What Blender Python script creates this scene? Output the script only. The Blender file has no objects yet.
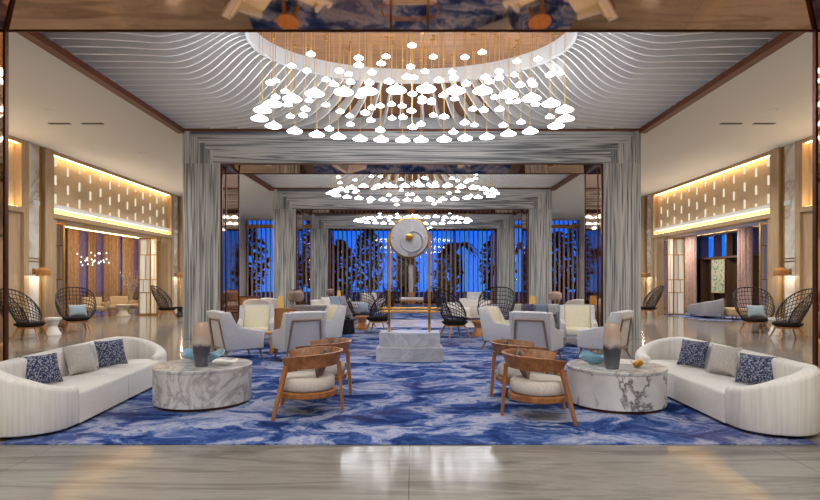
import bpy, bmesh, math, random
from mathutils import Vector, Matrix
R = math.radians; PI = math.pi
rnd = random.Random(7)
sc = bpy.context.scene
C = sc.collection
H = 1.5          # eye height
F = 550.0        # focal length in px for an 820 px wide frame

# ------------------------------------------------------------------ materials
def new_mat(name):
    m = bpy.data.materials.new(name); m.use_nodes = True
    nt = m.node_tree; b = nt.nodes['Principled BSDF']
    return m, nt, b
def L(c):            # sRGB 0-255 -> linear
    o = []
    for v in c:
        v /= 255.0
        o.append(v/12.92 if v <= .04045 else ((v+.055)/1.055)**2.4)
    return (*o, 1)
def plain(name, col, rough=.6, metal=0, spec=.5, sheen=0):
    m, nt, b = new_mat(name)
    b.inputs['Base Color'].default_value = L(col)
    b.inputs['Roughness'].default_value = rough
    b.inputs['Metallic'].default_value = metal
    b.inputs['Specular IOR Level'].default_value = spec
    if sheen: b.inputs['Sheen Weight'].default_value = sheen
    return m
def coords(nt, scale=(1,1,1), kind='Object', rot=(0,0,0)):
    t = nt.nodes.new('ShaderNodeTexCoord'); mp = nt.nodes.new('ShaderNodeMapping')
    mp.inputs['Scale'].default_value = scale; mp.inputs['Rotation'].default_value = rot
    nt.links.new(t.outputs[kind], mp.inputs['Vector']); return mp.outputs['Vector']
def noise(nt, vec, scale, detail=4, rough=.5, dist=0):
    n = nt.nodes.new('ShaderNodeTexNoise')
    n.inputs['Scale'].default_value = scale; n.inputs['Detail'].default_value = detail
    n.inputs['Roughness'].default_value = rough; n.inputs['Distortion'].default_value = dist
    nt.links.new(vec, n.inputs['Vector']); return n.outputs['Fac']
def ramp(nt, fac, stops, interp='LINEAR'):
    r = nt.nodes.new('ShaderNodeValToRGB'); e = r.color_ramp.elements; r.color_ramp.interpolation = interp
    e[0].position, e[0].color = stops[0][0], L(stops[0][1])
    e[1].position, e[1].color = stops[-1][0], L(stops[-1][1])
    for p, c in stops[1:-1]:
        x = e.new(p); x.color = L(c)
    nt.links.new(fac, r.inputs['Fac']); return r.outputs['Color']
def mixc(nt, fac, a, b, mode='MIX'):
    m = nt.nodes.new('ShaderNodeMix'); m.data_type = 'RGBA'; m.blend_type = mode
    for s, v in ((0, fac), (6, a), (7, b)):
        if hasattr(v, 'links'): nt.links.new(v, m.inputs[s])
        elif s == 0: m.inputs[0].default_value = v
        else: m.inputs[s].default_value = L(v)
    return m.outputs[2]
def bump(nt, b, fac, strength=.2, dist=.01):
    bp = nt.nodes.new('ShaderNodeBump'); bp.inputs['Strength'].default_value = strength
    bp.inputs['Distance'].default_value = dist
    nt.links.new(fac, bp.inputs['Height']); nt.links.new(bp.outputs['Normal'], b.inputs['Normal'])
def fabric(name, col, col2=None, scale=60, rough=.9, zs=.35):
    m, nt, b = new_mat(name); v = coords(nt, (1,1,zs))
    f = noise(nt, v, scale, 3, .6)
    c = ramp(nt, f, [(.3, col2 or tuple(int(x*.88) for x in col)), (.7, col)])
    nt.links.new(c, b.inputs['Base Color']); b.inputs['Roughness'].default_value = rough
    b.inputs['Specular IOR Level'].default_value = .2
    bump(nt, b, f, .25, .004); return m
def wood(name, c1, c2, axis='z', scale=3, rough=.45):
    m, nt, b = new_mat(name)
    s = {'x': (.12, 1.6, 1.6), 'y': (1.6, .12, 1.6), 'z': (1.6, 1.6, .12)}[axis]
    v = coords(nt, s); f = noise(nt, v, scale*4, 5, .6, .6)
    c = ramp(nt, f, [(.3, c1), (.5, tuple((a+d)//2 for a, d in zip(c1, c2))), (.72, c2)])
    nt.links.new(c, b.inputs['Base Color']); b.inputs['Roughness'].default_value = rough
    return m
def emit(name, col, s):
    m = bpy.data.materials.new(name); m.use_nodes = True; nt = m.node_tree
    nt.nodes.remove(nt.nodes['Principled BSDF'])
    e = nt.nodes.new('ShaderNodeEmission'); e.inputs['Color'].default_value = L(col); e.inputs['Strength'].default_value = s
    nt.links.new(e.outputs[0], nt.nodes['Material Output'].inputs['Surface']); return m

M = {}
# travertine floor
m, nt, b = new_mat('travertine'); v = coords(nt, (.10, .9, 1))
f = noise(nt, v, 4.0, 9, .68, .8)
c = ramp(nt, f, [(.32, (78,73,67)), (.43, (108,103,97)), (.52, (136,131,125)), (.60, (114,109,103)), (.70, (152,148,143))])
v2 = coords(nt, (1,1,1)); f2 = noise(nt, v2, .5, 3)
c = mixc(nt, .22, c, ramp(nt, f2, [(.35, (112,106,98)), (.65, (146,144,141))]))
br = nt.nodes.new('ShaderNodeTexBrick'); br.offset = 0
for k, val in (('Scale', 1), ('Mortar Size', .004), ('Brick Width', 3.2), ('Row Height', 2.4), ('Mortar Smooth', .2)): br.inputs[k].default_value = val
br.inputs['Color1'].default_value = br.inputs['Color2'].default_value = (1,1,1,1); br.inputs['Mortar'].default_value = (.45,.42,.38,1)
nt.links.new(v2, br.inputs['Vector'])
c = mixc(nt, 1, c, br.outputs['Color'], 'MULTIPLY')
nt.links.new(c, b.inputs['Base Color']); b.inputs['Roughness'].default_value = .12; b.inputs['Specular IOR Level'].default_value = .2
M['floor'] = m
# carpet
m, nt, b = new_mat('carpet'); v = coords(nt, (.8, 1.1, 1))
w = nt.nodes.new('ShaderNodeTexNoise'); w.inputs['Scale'].default_value = 1.1; w.inputs['Detail'].default_value = 5
nt.links.new(v, w.inputs['Vector'])
vm = nt.nodes.new('ShaderNodeVectorMath'); vm.operation = 'MULTIPLY_ADD'
vm.inputs[1].default_value = (1.5, 1.5, 0); nt.links.new(w.outputs['Color'], vm.inputs[0]); nt.links.new(v, vm.inputs[2])
f = noise(nt, vm.outputs[0], 1.7, 10, .72, .5)
c = ramp(nt, f, [(.28, (18,28,68)), (.40, (28,46,98)), (.455, (46,70,128)), (.495, (78,100,152)), (.535, (132,142,176)), (.58, (168,170,190)), (.615, (112,126,166)), (.655, (54,78,134)), (.72, (28,46,100)), (.82, (18,32,76))])
fp = noise(nt, v, .55, 2)
c2 = mixc(nt, ramp(nt, fp, [(.53, (0,0,0)), (.70, (170,170,170))]), c, (104,86,98))
nt.links.new(c2, b.inputs['Base Color']); b.inputs['Roughness'].default_value = 1; b.inputs['Specular IOR Level'].default_value = .05
fb = noise(nt, coords(nt), 240, 2); bump(nt, b, fb, .3, .004)
M['carpet'] = m
def zebra(name, s):
    m, nt, b = new_mat(name); v = coords(nt, s)
    f = noise(nt, v, 6.5, 3, .55, .15)
    c = ramp(nt, f, [(.28, (58,64,70)), (.36, (118,125,131)), (.405, (192,196,197)), (.445, (76,83,89)), (.475, (166,172,175)), (.52, (206,208,206)), (.555, (140,146,150)), (.582, (60,67,73)), (.612, (176,180,181)), (.66, (198,200,198)), (.70, (80,86,90))])
    v1 = coords(nt, tuple(x*.35 for x in s)); c = mixc(nt, .12, c, ramp(nt, noise(nt, v1, 4, 2), [(.35, (136,140,144)), (.65, (208,210,210))]))
    nt.links.new(c, b.inputs['Base Color']); b.inputs['Roughness'].default_value = .3; return m
M['zebra_v'] = zebra('zebra_marble_vertical', (.95, .95, .02))
M['zebra_h'] = zebra('zebra_marble_horizontal', (.02, .95, .95))
def marble(name, base, vein, scale=1.6, lo=.46, hi=.54, e=(.03,.05)):
    m, nt, b = new_mat(name); v = coords(nt)
    f = noise(nt, v, scale, 9, .62, 1.6)
    mid = (lo+hi)/2
    c = ramp(nt, f, [(lo-e[0], base), (mid-.004, vein), (mid+.004, vein), (hi+e[1], base)])
    g = ramp(nt, noise(nt, v, 2.2, 4), [(.35, (255,255,255)), (.75, (214,214,216))])
    c = mixc(nt, 1, c, g, 'MULTIPLY')
    nt.links.new(c, b.inputs['Base Color']); b.inputs['Roughness'].default_value = .22; return m
M['marble'] = marble('white_marble', (216,214,212), (172,168,166), 2.3, .47, .53)
M['marble_dark'] = marble('veined_white_marble', (218,216,214), (116,112,112), 1.0, .40, .415, (.022,.04))
M['marble_plain'] = marble('plinth_marble', (220,222,226), (202,205,210), 2.4)
M['marble_wall'] = marble('pier_marble', (228,223,214), (196,180,162), .7, .40, .43)
M['floorsheen'] = marble('pale_floor_sheen', (226,222,212), (206,200,190), 1.2)  # pale tone paints in the bright sheen of the polished floor
M['mirror'] = plain('bronze_mirror', (196,158,126), .035, 1)
M['bronze'] = plain('bronze_trim', (86,52,34), .35, .7)
M['brown'] = wood('brown_lacquer', (92,44,22), (120,62,34), 'y', 2)
M['white'] = plain('white_paint', (226,224,220), .7)
M['ceil'] = plain('side_ceiling_paint', (222,222,219), .85)
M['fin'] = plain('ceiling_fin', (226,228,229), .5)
M['finlit'] = plain('lit_fin_edge', (250,250,250), .5)  # whiter lip paints in the light caught by the fins' lower edges
M['fascia'] = plain('oval_fascia', (192,194,196), .6)
M['oak'] = wood('pale_oak', (170,142,108), (198,171,135), 'z', 2.4, .5)
M['oak_x'] = wood('plank_oak', (104,68,40), (150,106,68), 'x', 2.0, .5)
M['walnut'] = wood('brown_backing', (122,82,60), (146,102,76), 'y', 2)
M['panel'] = fabric('panel_weave', (230,206,170), (212,186,150), 40, .7)
M['teak'] = wood('teak', (116,70,34), (176,118,66), 'x', 2.5, .4)
M['teak_z'] = wood('teak_leg', (128,78,38), (178,120,66), 'z', 2.5, .4)
M['orange'] = wood('honey_wood', (172,112,60), (206,148,92), 'z', 2.5, .4)
M['greywood'] = wood('grey_oak', (120,98,84), (158,136,118), 'z', 3, .5)
M['slat'] = wood('slat_wood', (184,132,82), (214,164,110), 'z', 2, .5)
M['sofa'] = fabric('ribbed_offwhite', (228,226,222), (210,207,202), 34, zs=.04)
M['seat'] = fabric('offwhite_seat', (226,224,219), (208,204,198), 90)
M['plinth'] = plain('dark_plinth', (74,56,44), .5)
M['grey_pillow'] = fabric('grey_linen', (192,187,182), (170,165,160), 80)
M['chair_out'] = fabric('cool_white_wool', (214,214,216), (194,194,197), 90)
M['cream'] = fabric('cream_wool', (234,230,208), (218,212,186), 70)
M['cushion'] = fabric('stone_cushion', (206,198,190), (186,178,170), 80)
M['greyfab'] = fabric('mid_grey_wool', (164,164,170), (140,140,148), 80)
M['bluegrey'] = fabric('blue_grey_linen', (166,182,202), (140,156,180), 60)
M['aqua'] = fabric('pale_aqua_linen', (160,178,190), (134,154,168), 70)
M['mauve'] = fabric('mauve_linen', (122,114,140), (98,92,120), 60)
M['taupe'] = fabric('taupe_velvet', (140,118,106), (104,86,78), 40)
M['beige'] = fabric('beige_wool', (190,166,134), (164,140,110), 70)
M['wicker'] = plain('black_wicker', (26,21,20), .5)
M['darkseat'] = fabric('black_weave', (52,46,48), (28,24,26), 60)
M['brass'] = plain('brass', (206,156,72), .28, 1)
M['gold'] = plain('gold_rod', (206,168,92), .4, .3)
M['black'] = plain('black_drum', (26,25,28), .35)
M['rattan'] = fabric('rattan', (206,152,98), (160,108,62), 70, .6)
M['woven'] = fabric('woven_shade', (196,176,164), (140,116,106), 36)
M['stool'] = plain('white_ceramic', (232,230,226), .35)
M['stone'] = plain('sand_stone', (196,184,166), .6)
M['vent'] = plain('vent_dark', (58,52,48), .6)
M['curtain'] = fabric('brown_sheer', (178,142,106), (140,108,80), 20)
M['curtain_m'] = fabric('mauve_sheer', (188,164,160), (160,134,132), 20)
M['screen'] = plain('white_screen', (238,234,224), .5)
M['darkframe'] = plain('dark_display_frame', (84,64,48), .4)
M['trunk'] = plain('bark', (50,40,30), .9)
M['ground'] = plain('garden_ground', (36,52,28), .95)
m, nt, b = new_mat('foliage')
nt.links.new(ramp(nt, noise(nt, coords(nt), 3, 2), [(.35, (14,30,12)), (.7, (40,84,26))]), b.inputs['Base Color']); b.inputs['Roughness'].default_value = .6
M['leaf'] = m
# patterned pillow: navy weave with pale dashes
m, nt, b = new_mat('navy_dash')
br = nt.nodes.new('ShaderNodeTexBrick'); br.offset = .5
for k, val in (('Scale', 1), ('Mortar Size', .0035), ('Brick Width', .026), ('Row Height', .012), ('Mortar Smooth', .3), ('Bias', -.15)): br.inputs[k].default_value = val
br.inputs['Color1'].default_value = L((38,48,88)); br.inputs['Color2'].default_value = L((74,84,118)); br.inputs['Mortar'].default_value = L((176,176,190))
tc = nt.nodes.new('ShaderNodeTexCoord'); sx = nt.nodes.new('ShaderNodeSeparateXYZ'); cx = nt.nodes.new('ShaderNodeCombineXYZ')
nt.links.new(tc.outputs['Object'], sx.inputs[0]); nt.links.new(sx.outputs['X'], cx.inputs['X']); nt.links.new(sx.outputs['Z'], cx.inputs['Y'])
nt.links.new(cx.outputs[0], br.inputs['Vector'])
nf = noise(nt, tc.outputs['Object'], 55, 2)
c = mixc(nt, ramp(nt, nf, [(.42, (0,0,0)), (.52, (255,255,255))]), br.outputs['Color'], (34,44,82))
nt.links.new(c, b.inputs['Base Color']); b.inputs['Roughness'].default_value = .9
M['navy'] = m
# two-tone glazed vase
m, nt, b = new_mat('glazed_vase'); tc = nt.nodes.new('ShaderNodeTexCoord'); sx = nt.nodes.new('ShaderNodeSeparateXYZ')
nt.links.new(tc.outputs['Object'], sx.inputs[0])
nz = noise(nt, tc.outputs['Object'], 9, 4)
ad = nt.nodes.new('ShaderNodeMath'); ad.operation = 'MULTIPLY_ADD'; ad.inputs[1].default_value = .12
nt.links.new(nz, ad.inputs[0]); nt.links.new(sx.outputs['Z'], ad.inputs[2])
c = ramp(nt, ad.outputs[0], [(.06, (96,100,108)), (.2, (70,70,78)), (.30, (66,64,72)), (.345, (190,180,172)), (.45, (190,166,148)), (.6, (196,170,150))])
nt.links.new(c, b.inputs['Base Color']); b.inputs['Roughness'].default_value = .25
M['vase'] = m
# glass
def thin_glass(name, tint, gloss_rough=.02, ior=1.5):
    m = bpy.data.materials.new(name); m.use_nodes = True; nt = m.node_tree; nt.nodes.remove(nt.nodes['Principled BSDF'])
    t = nt.nodes.new('ShaderNodeBsdfTransparent'); t.inputs['Color'].default_value = L(tint)
    g = nt.nodes.new('ShaderNodeBsdfGlossy'); g.inputs['Roughness'].default_value = gloss_rough
    lw = nt.nodes.new('ShaderNodeLayerWeight'); lw.inputs['Blend'].default_value = .5
    pw = nt.nodes.new('ShaderNodeMath'); pw.operation = 'POWER'; pw.inputs[1].default_value = 4; nt.links.new(lw.outputs['Facing'], pw.inputs[0])
    fr = nt.nodes.new('ShaderNodeMath'); fr.operation = 'MULTIPLY_ADD'; fr.inputs[1].default_value = .6; fr.inputs[2].default_value = ((ior-1)/(ior+1))**2
    nt.links.new(pw.outputs[0], fr.inputs[0])
    mx = nt.nodes.new('ShaderNodeMixShader')
    nt.links.new(fr.outputs[0], mx.inputs[0]); nt.links.new(t.outputs[0], mx.inputs[1]); nt.links.new(g.outputs[0], mx.inputs[2])
    nt.links.new(mx.outputs[0], nt.nodes['Material Output'].inputs['Surface']); return m
M['glass'] = thin_glass('window_glass', (250,252,255))
M['blueglass'] = plain('blue_art_glass', (134,184,210), .1)
M['smoke'] = thin_glass('smoked_glass', (150,140,130), .02, 1.6)
M['lamp'] = emit('pendant_glow', (248,250,255), 14.0)
M['inlay'] = emit('backlit_slot', (255,238,210), .72)
M['warm'] = emit('warm_led', (255,210,140), 15)
M['down'] = emit('downlight_lens', (255,232,200), 6)
M['lampgold'] = emit('gold_lamp_glow', (236,186,104), .5)
M['glint'] = emit('glass_drop_glow', (255,240,220), 2.2)
def sheer(name, col, fac):
    m = fabric(name, col, None, 20); nt = m.node_tree; b = nt.nodes['Principled BSDF']
    t = nt.nodes.new('ShaderNodeBsdfTransparent'); mx = nt.nodes.new('ShaderNodeMixShader'); mx.inputs[0].default_value = fac
    nt.links.new(b.outputs[0], mx.inputs[1]); nt.links.new(t.outputs[0], mx.inputs[2]); nt.links.new(mx.outputs[0], nt.nodes['Material Output'].inputs['Surface']); return m
M['sheer'] = sheer('violet_brown_sheer', (146,118,112), .30)
# leaf painting
m, nt, b = new_mat('leaf_painting')
vo = nt.nodes.new('ShaderNodeTexVoronoi'); vo.inputs['Scale'].default_value = 7
nt.links.new(coords(nt), vo.inputs['Vector'])
nt.links.new(ramp(nt, vo.outputs['Distance'], [(.15, (70,110,110)), (.35, (150,176,160)), (.55, (196,200,180))]), b.inputs['Base Color']); M['art'] = m
# gong alabaster with a raised grey swirl
M['alabaster'] = marble('alabaster', (232,230,230), (222,222,225), 3)
M['swirl'] = plain('grey_relief', (176,178,184), .4)

# ------------------------------------------------------------------ mesh helpers
def NB(): return bmesh.new()
def obj(name, bm, mat, parent=None, smooth=True, angle=35):
    bmesh.ops.recalc_face_normals(bm, faces=bm.faces)
    me = bpy.data.meshes.new(name); bm.to_mesh(me); bm.free()
    if smooth:
        for p in me.polygons: p.use_smooth = True
        me.set_sharp_from_angle(angle=R(angle))
    me.materials.append(M[mat] if isinstance(mat, str) else mat)
    o = bpy.data.objects.new(name, me); C.objects.link(o)
    if parent: o.parent = parent
    return o
def tag(o, label=None, cat=None, group=None, kind=None):
    if label: o['label'] = label
    if cat: o['category'] = cat
    if group: o['group'] = group
    if kind: o['kind'] = kind
    return o
def thing(name, label, cat, loc=(0,0,0), rz=0, group=None):
    o = bpy.data.objects.new(name, None); C.objects.link(o); o.empty_display_size = .1
    o.location = loc; o.rotation_euler = (0,0,R(rz)); return tag(o, label, cat, group)
def struct(name, bm, mat, label, parent=None, smooth=False):
    o = obj(name, bm, mat, parent, smooth); o['kind'] = 'structure'
    if not parent: tag(o, label, name.split('_')[0])
    return o
def dup(root, loc, rz, label, group=None):
    r = root.copy(); C.objects.link(r); r.location = loc; r.rotation_euler = (0,0,R(rz)); r['label'] = label
    if group: r['group'] = group
    for ch in list(root.children):
        c = ch.copy(); C.objects.link(c); c.parent = r
        for g in ch.children:
            d = g.copy(); C.objects.link(d); d.parent = c
    return r
def box(bm, x0, x1, y0, y1, z0, z1, bev=0, seg=2):
    r = bmesh.ops.create_cube(bm, size=1)
    vs = r['verts']
    for v in vs:
        v.co = Vector(((x0+x1)/2+v.co.x*(x1-x0), (y0+y1)/2+v.co.y*(y1-y0), (z0+z1)/2+v.co.z*(z1-z0)))
    if bev:
        es = {e for v in vs for e in v.link_edges}
        bmesh.ops.bevel(bm, geom=list(es), offset=bev, segments=seg, profile=.5, affect='EDGES')
    return bm
def B(*a, **k): return box(NB(), *a, **k)
def lathe(bm, prof, seg=32, c=(0,0,0), sx=1, sy=1):
    rings = []
    for r, z in prof:
        if r < 1e-5: rings.append([bm.verts.new((c[0], c[1], c[2]+z))])
        else: rings.append([bm.verts.new((c[0]+sx*r*math.cos(2*PI*i/seg), c[1]+sy*r*math.sin(2*PI*i/seg), c[2]+z)) for i in range(seg)])
    for a, b in zip(rings, rings[1:]):
        for i in range(seg):
            j = (i+1) % seg
            if len(a) == 1 and len(b) == 1: continue
            if len(a) == 1: bm.faces.new((a[0], b[i], b[j]))
            elif len(b) == 1: bm.faces.new((a[i], a[j], b[0]))
            else: bm.faces.new((a[i], a[j], b[j], b[i]))
    if len(rings[0]) > 1 and prof[0] != prof[-1]: bm.faces.new(rings[0][::-1])
    if len(rings[-1]) > 1 and prof[0] != prof[-1]: bm.faces.new(rings[-1])
    return bm
def tube(bm, pts, r, seg=6, closed=False):
    pts = [Vector(p) for p in pts]; n = len(pts); rs = r if isinstance(r, (list, tuple)) else [r]*n
    rings = []; up = None
    for i, p in enumerate(pts):
        if closed: t = pts[(i+1) % n]-pts[i-1]
        else: t = pts[min(i+1, n-1)]-pts[max(i-1, 0)]
        t.normalize()
        if up is None:
            up = Vector((0,0,1)) if abs(t.z) < .9 else Vector((1,0,0))
        s = t.cross(up)
        if s.length < 1e-4: s = t.cross(Vector((.3,.8,.1)))
        s.normalize(); up = s.cross(t).normalized()
        rings.append([bm.verts.new(p+rs[i]*(math.cos(2*PI*k/seg)*s+math.sin(2*PI*k/seg)*up)) for k in range(seg)])
    m = n if closed else n-1
    for i in range(m):
        a, b = rings[i], rings[(i+1) % n]
        for k in range(seg):
            bm.faces.new((a[k], a[(k+1) % seg], b[(k+1) % seg], b[k]))
    if not closed:
        bm.faces.new(rings[0][::-1]); bm.faces.new(rings[-1])
    return bm
def T(*a, **k): return tube(NB(), *a, **k)
def loft(bm, secs, closed_path=False, caps=True):
    rings = [[bm.verts.new(p) for p in s] for s in secs]; n = len(rings[0])
    m = len(rings) if closed_path else len(rings)-1
    for i in range(m):
        a, b = rings[i], rings[(i+1) % len(rings)]
        for k in range(n):
            bm.faces.new((a[k], a[(k+1) % n], b[(k+1) % n], b[k]))
    if caps and not closed_path:
        bm.faces.new(rings[0][::-1]); bm.faces.new(rings[-1])
    return bm
def prism(bm, poly, x0, x1, bev=0):       # polygon in (y, z), extruded along x
    a = [bm.verts.new((x0, y, z)) for y, z in poly]; b = [bm.verts.new((x1, y, z)) for y, z in poly]
    n = len(poly); fs = [bm.faces.new(a[::-1]), bm.faces.new(b)]
    for i in range(n): fs.append(bm.faces.new((a[i], a[(i+1) % n], b[(i+1) % n], b[i])))
    if bev:
        es = {e for v in a+b for e in v.link_edges}
        bmesh.ops.bevel(bm, geom=list(es), offset=bev, segments=3, profile=.5, affect='EDGES')
    return bm
def pillow_bm(w, h, t, n=12):             # stands on its lower edge, faces -Y
    bm = NB(); top = []; 
    def co(u, v, s):
        pin = 1-.07*(1-abs(u)**2)*abs(v)**2 ; pinv = 1-.07*(1-abs(v)**2)*abs(u)**2
        d = t/2*((1-abs(u)**2.6)**.6)*((1-abs(v)**2.6)**.6)
        return (u*w/2*pinv, s*d, h/2+v*h/2*pin)
    g = {}
    for s in (-1, 1):
        for i in range(n+1):
            for j in range(n+1):
                u, v = 2*i/n-1, 2*j/n-1
                edge = i in (0, n) or j in (0, n)
                k = (i, j, 0 if edge else s)
                if k not in g: g[k] = bm.verts.new(co(u, v, s))
    for s in (-1, 1):
        for i in range(n):
            for j in range(n):
                q = []
                for a, c in ((i, j), (i+1, j), (i+1, j+1), (i, j+1)):
                    edge = a in (0, n) or c in (0, n); q.append(g[(a, c, 0 if edge else s)])
                bm.faces.new(q if s < 0 else q[::-1])
    return bm
def pillow(label, mat, loc, rz, tilt=-15, w=.46, h=.44, t=.16, group=None, roll=0):
    o = obj('throw_pillow', pillow_bm(w, h, t), mat, None, True, 80)
    o.location = loc; o.rotation_euler = (Matrix.Rotation(R(rz), 3, 'Z') @ Matrix.Rotation(R(tilt), 3, 'X') @ Matrix.Rotation(R(roll), 3, 'Y')).to_euler()
    return tag(o, label, 'pillow', group)
def PX(px, d): return .03+(px-413)*d/F     # lateral position of photo column px at depth d
def DY(y, z=0): return (H-z)*F/(y-280)     # depth of a point of height z seen at photo row y

# ------------------------------------------------------------------ room shell
XW, ZC, XB, YN, YF = 10.6, 5.3, 5.83, -4.0, 35.0
PORT = [(5.2, 6.6), (14.0, 15.4), (23.0, 24.4), (31.75, 33.15)]
BAYS = [(-4.0, 5.2), (6.6, 14.0), (15.4, 23.0), (24.4, 31.75), (33.15, 35.0)]
struct('floor', B(-14.4, 14.4, YN-.2, YF+.2, -.2, 0), 'floor', 'polished beige travertine floor of the whole lobby')
# side ceilings (beyond the brown beams) with cut-free slabs
cl = struct('ceiling', B(-XW-.2, -XB-.09, YN-.2, YF+.2, ZC, ZC+.12), 'ceil', 'pale painted ceiling over the aisles beside the central bays')
struct('ceiling_aisle', B(XB+.09, XW+.2, YN-.2, YF+.2, ZC, ZC+.12), 'ceil', '', cl)
struct('roof_slab', B(-XB-.4, XB+.4, YN-.2, YF+.2, 6.62, 6.75), 'white', '', cl)
for s in (-1, 1):
    x0, x1 = sorted((s*(XB+.05), s*(XB+.17)))
    struct('trough_side', B(x0, x1, YN-.2, YF+.2, ZC+.02, 6.62), 'fascia', '', cl)
struct('bay_ceiling', B(-XB-.05, XB+.05, YN-.2, 5.2, 5.9, 6.0), 'fascia', '', cl)
struct('bay_ceiling', B(-XB-.05, XB+.05, 33.15, YF+.2, 5.7, 5.8), 'fascia', '', cl)
k = 0
for s in (-1, 1):
    x0, x1 = sorted((s*(XB-.05), s*(XB+.12)))
    bm = NB()
    for a, c in BAYS: box(bm, x0, x1, a, c, ZC-.07, ZC+.05)
    k += 1; struct('trim_%d' % k, bm, 'brown', 'dark brown wooden edge beam along the %s side of the central ceiling' % ('left' if s < 0 else 'right'))
# near wall and back window wall header
struct('wall_near', B(-XW-.2, XW+.2, YN-.2, YN, 0, 6.6), 'white', 'plain wall behind the viewpoint')
# portals
names = ['nearest', 'second', 'third', 'farthest']
for i, (a, c) in enumerate(PORT):
    e = bpy.data.objects.new('portal_frame', None); C.objects.link(e); e.location = (0, a, 0)
    tag(e, ['bronze mirrored portal framing the whole view at the front edge', 'tallest grey striped marble portal, right behind the armchair groups',
            'middle striped marble portal seen inside the larger one', 'smallest striped marble portal, right in front of the blue windows'][i], 'portal', None, 'structure')
    th = c-a; zi = 4.69 if i == 0 else 4.47; xi = 4.87
    for s in (-1, 1):
        x0, x1 = sorted((s*xi, s*XB)); o = struct('column', B(x0, x1, 0, th, 0, zi), 'zebra_v', '', e)
        bm = NB()  # bronze mirror jamb with thin frame
        x0, x1 = sorted((s*(xi-.03), s*xi)); box(bm, x0, x1, .02, th-.02, .01, zi-.03)
        jm = struct('mirror_jamb', bm, 'mirror', '', e)
        bm = NB(); x0, x1 = sorted((s*(xi-.045), s*(xi+.005)))
        for y in ((-.004, .05), (th-.05, th+.004)) + (((.30, .34),) if i else ()): box(bm, x0, x1, y[0], y[1], 0, zi-.03)
        struct('jamb_trim', bm, 'bronze', '', e)
    # lintel mitred with the columns
    bm = B(-XB, XB, .06 if i else 0, th, zi+.22 if i else zi, 6.62 if i == 0 else 5.335)
    if i: box(bm, -XB, XB, 0, .06, zi, 5.335); box(bm, -XB, -xi, .06, th, zi, zi+.22); box(bm, xi, XB, .06, th, zi, zi+.22)
    struct('lintel', bm, 'zebra_h', '', e)
    if i:                                       # nested L-shaped slabs mitre the corner
        lw, lh = (XB-xi)/5, (5.335-zi)/5
        for s in (-1, 1):
            for q in range(4):
                a0, a1 = sorted((s*(XB-q*lw), s*(XB-(q+1)*lw)))
                struct('corner_slab', B(a0+.002, a1-.002, -.012, -.001, zi-.002, 5.335-q*lh), 'zebra_v', '', e)
    bm = NB()
    zf, zb = (zi-.02, zi-.205) if i == 0 else (zi+.18, zi)
    yf = .07 if i else .01
    vs = [bm.verts.new(p) for p in ((-xi, yf, zf), (xi, yf, zf), (xi, th-.01, zb), (-xi, th-.01, zb), (-xi, yf, zf+.012), (xi, yf, zf+.012), (xi, th-.01, zb+.012), (-xi, th-.01, zb+.012))]
    for q in ((0,1,2,3), (4,5,6,7), (0,1,5,4), (1,2,6,5), (2,3,7,6), (3,0,4,7)): bm.faces.new([vs[t] for t in q])
    struct('mirror_soffit', bm, 'mirror', '', e)
    bm = NB()
    box(bm, -xi, xi, -.004, .04, (zi-.03 if i else zf-.03), (zi if i else zf+.01)); box(bm, -xi, xi, th-.02, th+.004, zb-.012, zi)
    struct('soffit_trim', bm, 'bronze', '', e)
    if i:
        struct('upper_fascia', B(-XB-.04, XB+.04, .002, th-.002, 5.335, 6.62), 'fascia', '', e)
        struct('top_trim', B(-XB, XB, -.02, .02, 5.29, 5.345), 'brown', '', e)

# wavy fin ceiling of one bay (local origin: bay centre)
EA, EB, HX, HY = 3.0, 2.1, XB+.04, 3.7
def bez(p, t):
    u = 1-t; return [u**3*p[0][q]+3*u*u*t*p[1][q]+3*u*t*t*p[2][q]+t**3*p[3][q] for q in (0, 1)]
def smooth(t): t = min(1, max(0, t)); return t*t*(3-2*t)
NQ, NS1, NSAMP = 22, 12, 26
curves = []
for i in range(NQ+1):
    t = i/NQ; ph = t*PI/2; p0 = (EA*math.cos(ph), EB*math.sin(ph))
    nx, ny = math.cos(ph)/EA, math.sin(ph)/EB; l = math.hypot(nx, ny); nx /= l; ny /= l
    if i <= NS1:
        e = (HX, HY*i/NS1*.985); d = (-1, 0); kk = 1.9
    else:
        q = (i-NS1)/(NQ-NS1); e = (HX*(1-q)**1.25, HY); d = (-(1-q), -q*.6-.12); kk = 1.3*(1-q)+.35
    k0 = .75
    p = [p0, (p0[0]+nx*k0, p0[1]+ny*k0), (e[0]+d[0]*kk, e[1]+d[1]*kk), e]
    pts = []
    for j in range(NSAMP+1):
        s = j/NSAMP; x, y = bez(p, s); w = .62 if i <= NS1 else .62+.3*(i-NS1)/(NQ-NS1)
        pts.append((x, y, 5.36+.66*(1-smooth(s/w))))
    curves.append(pts)
finbm = NB(); edgebm = NB(); backbm = NB(); FH, FT = .27, .011
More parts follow.
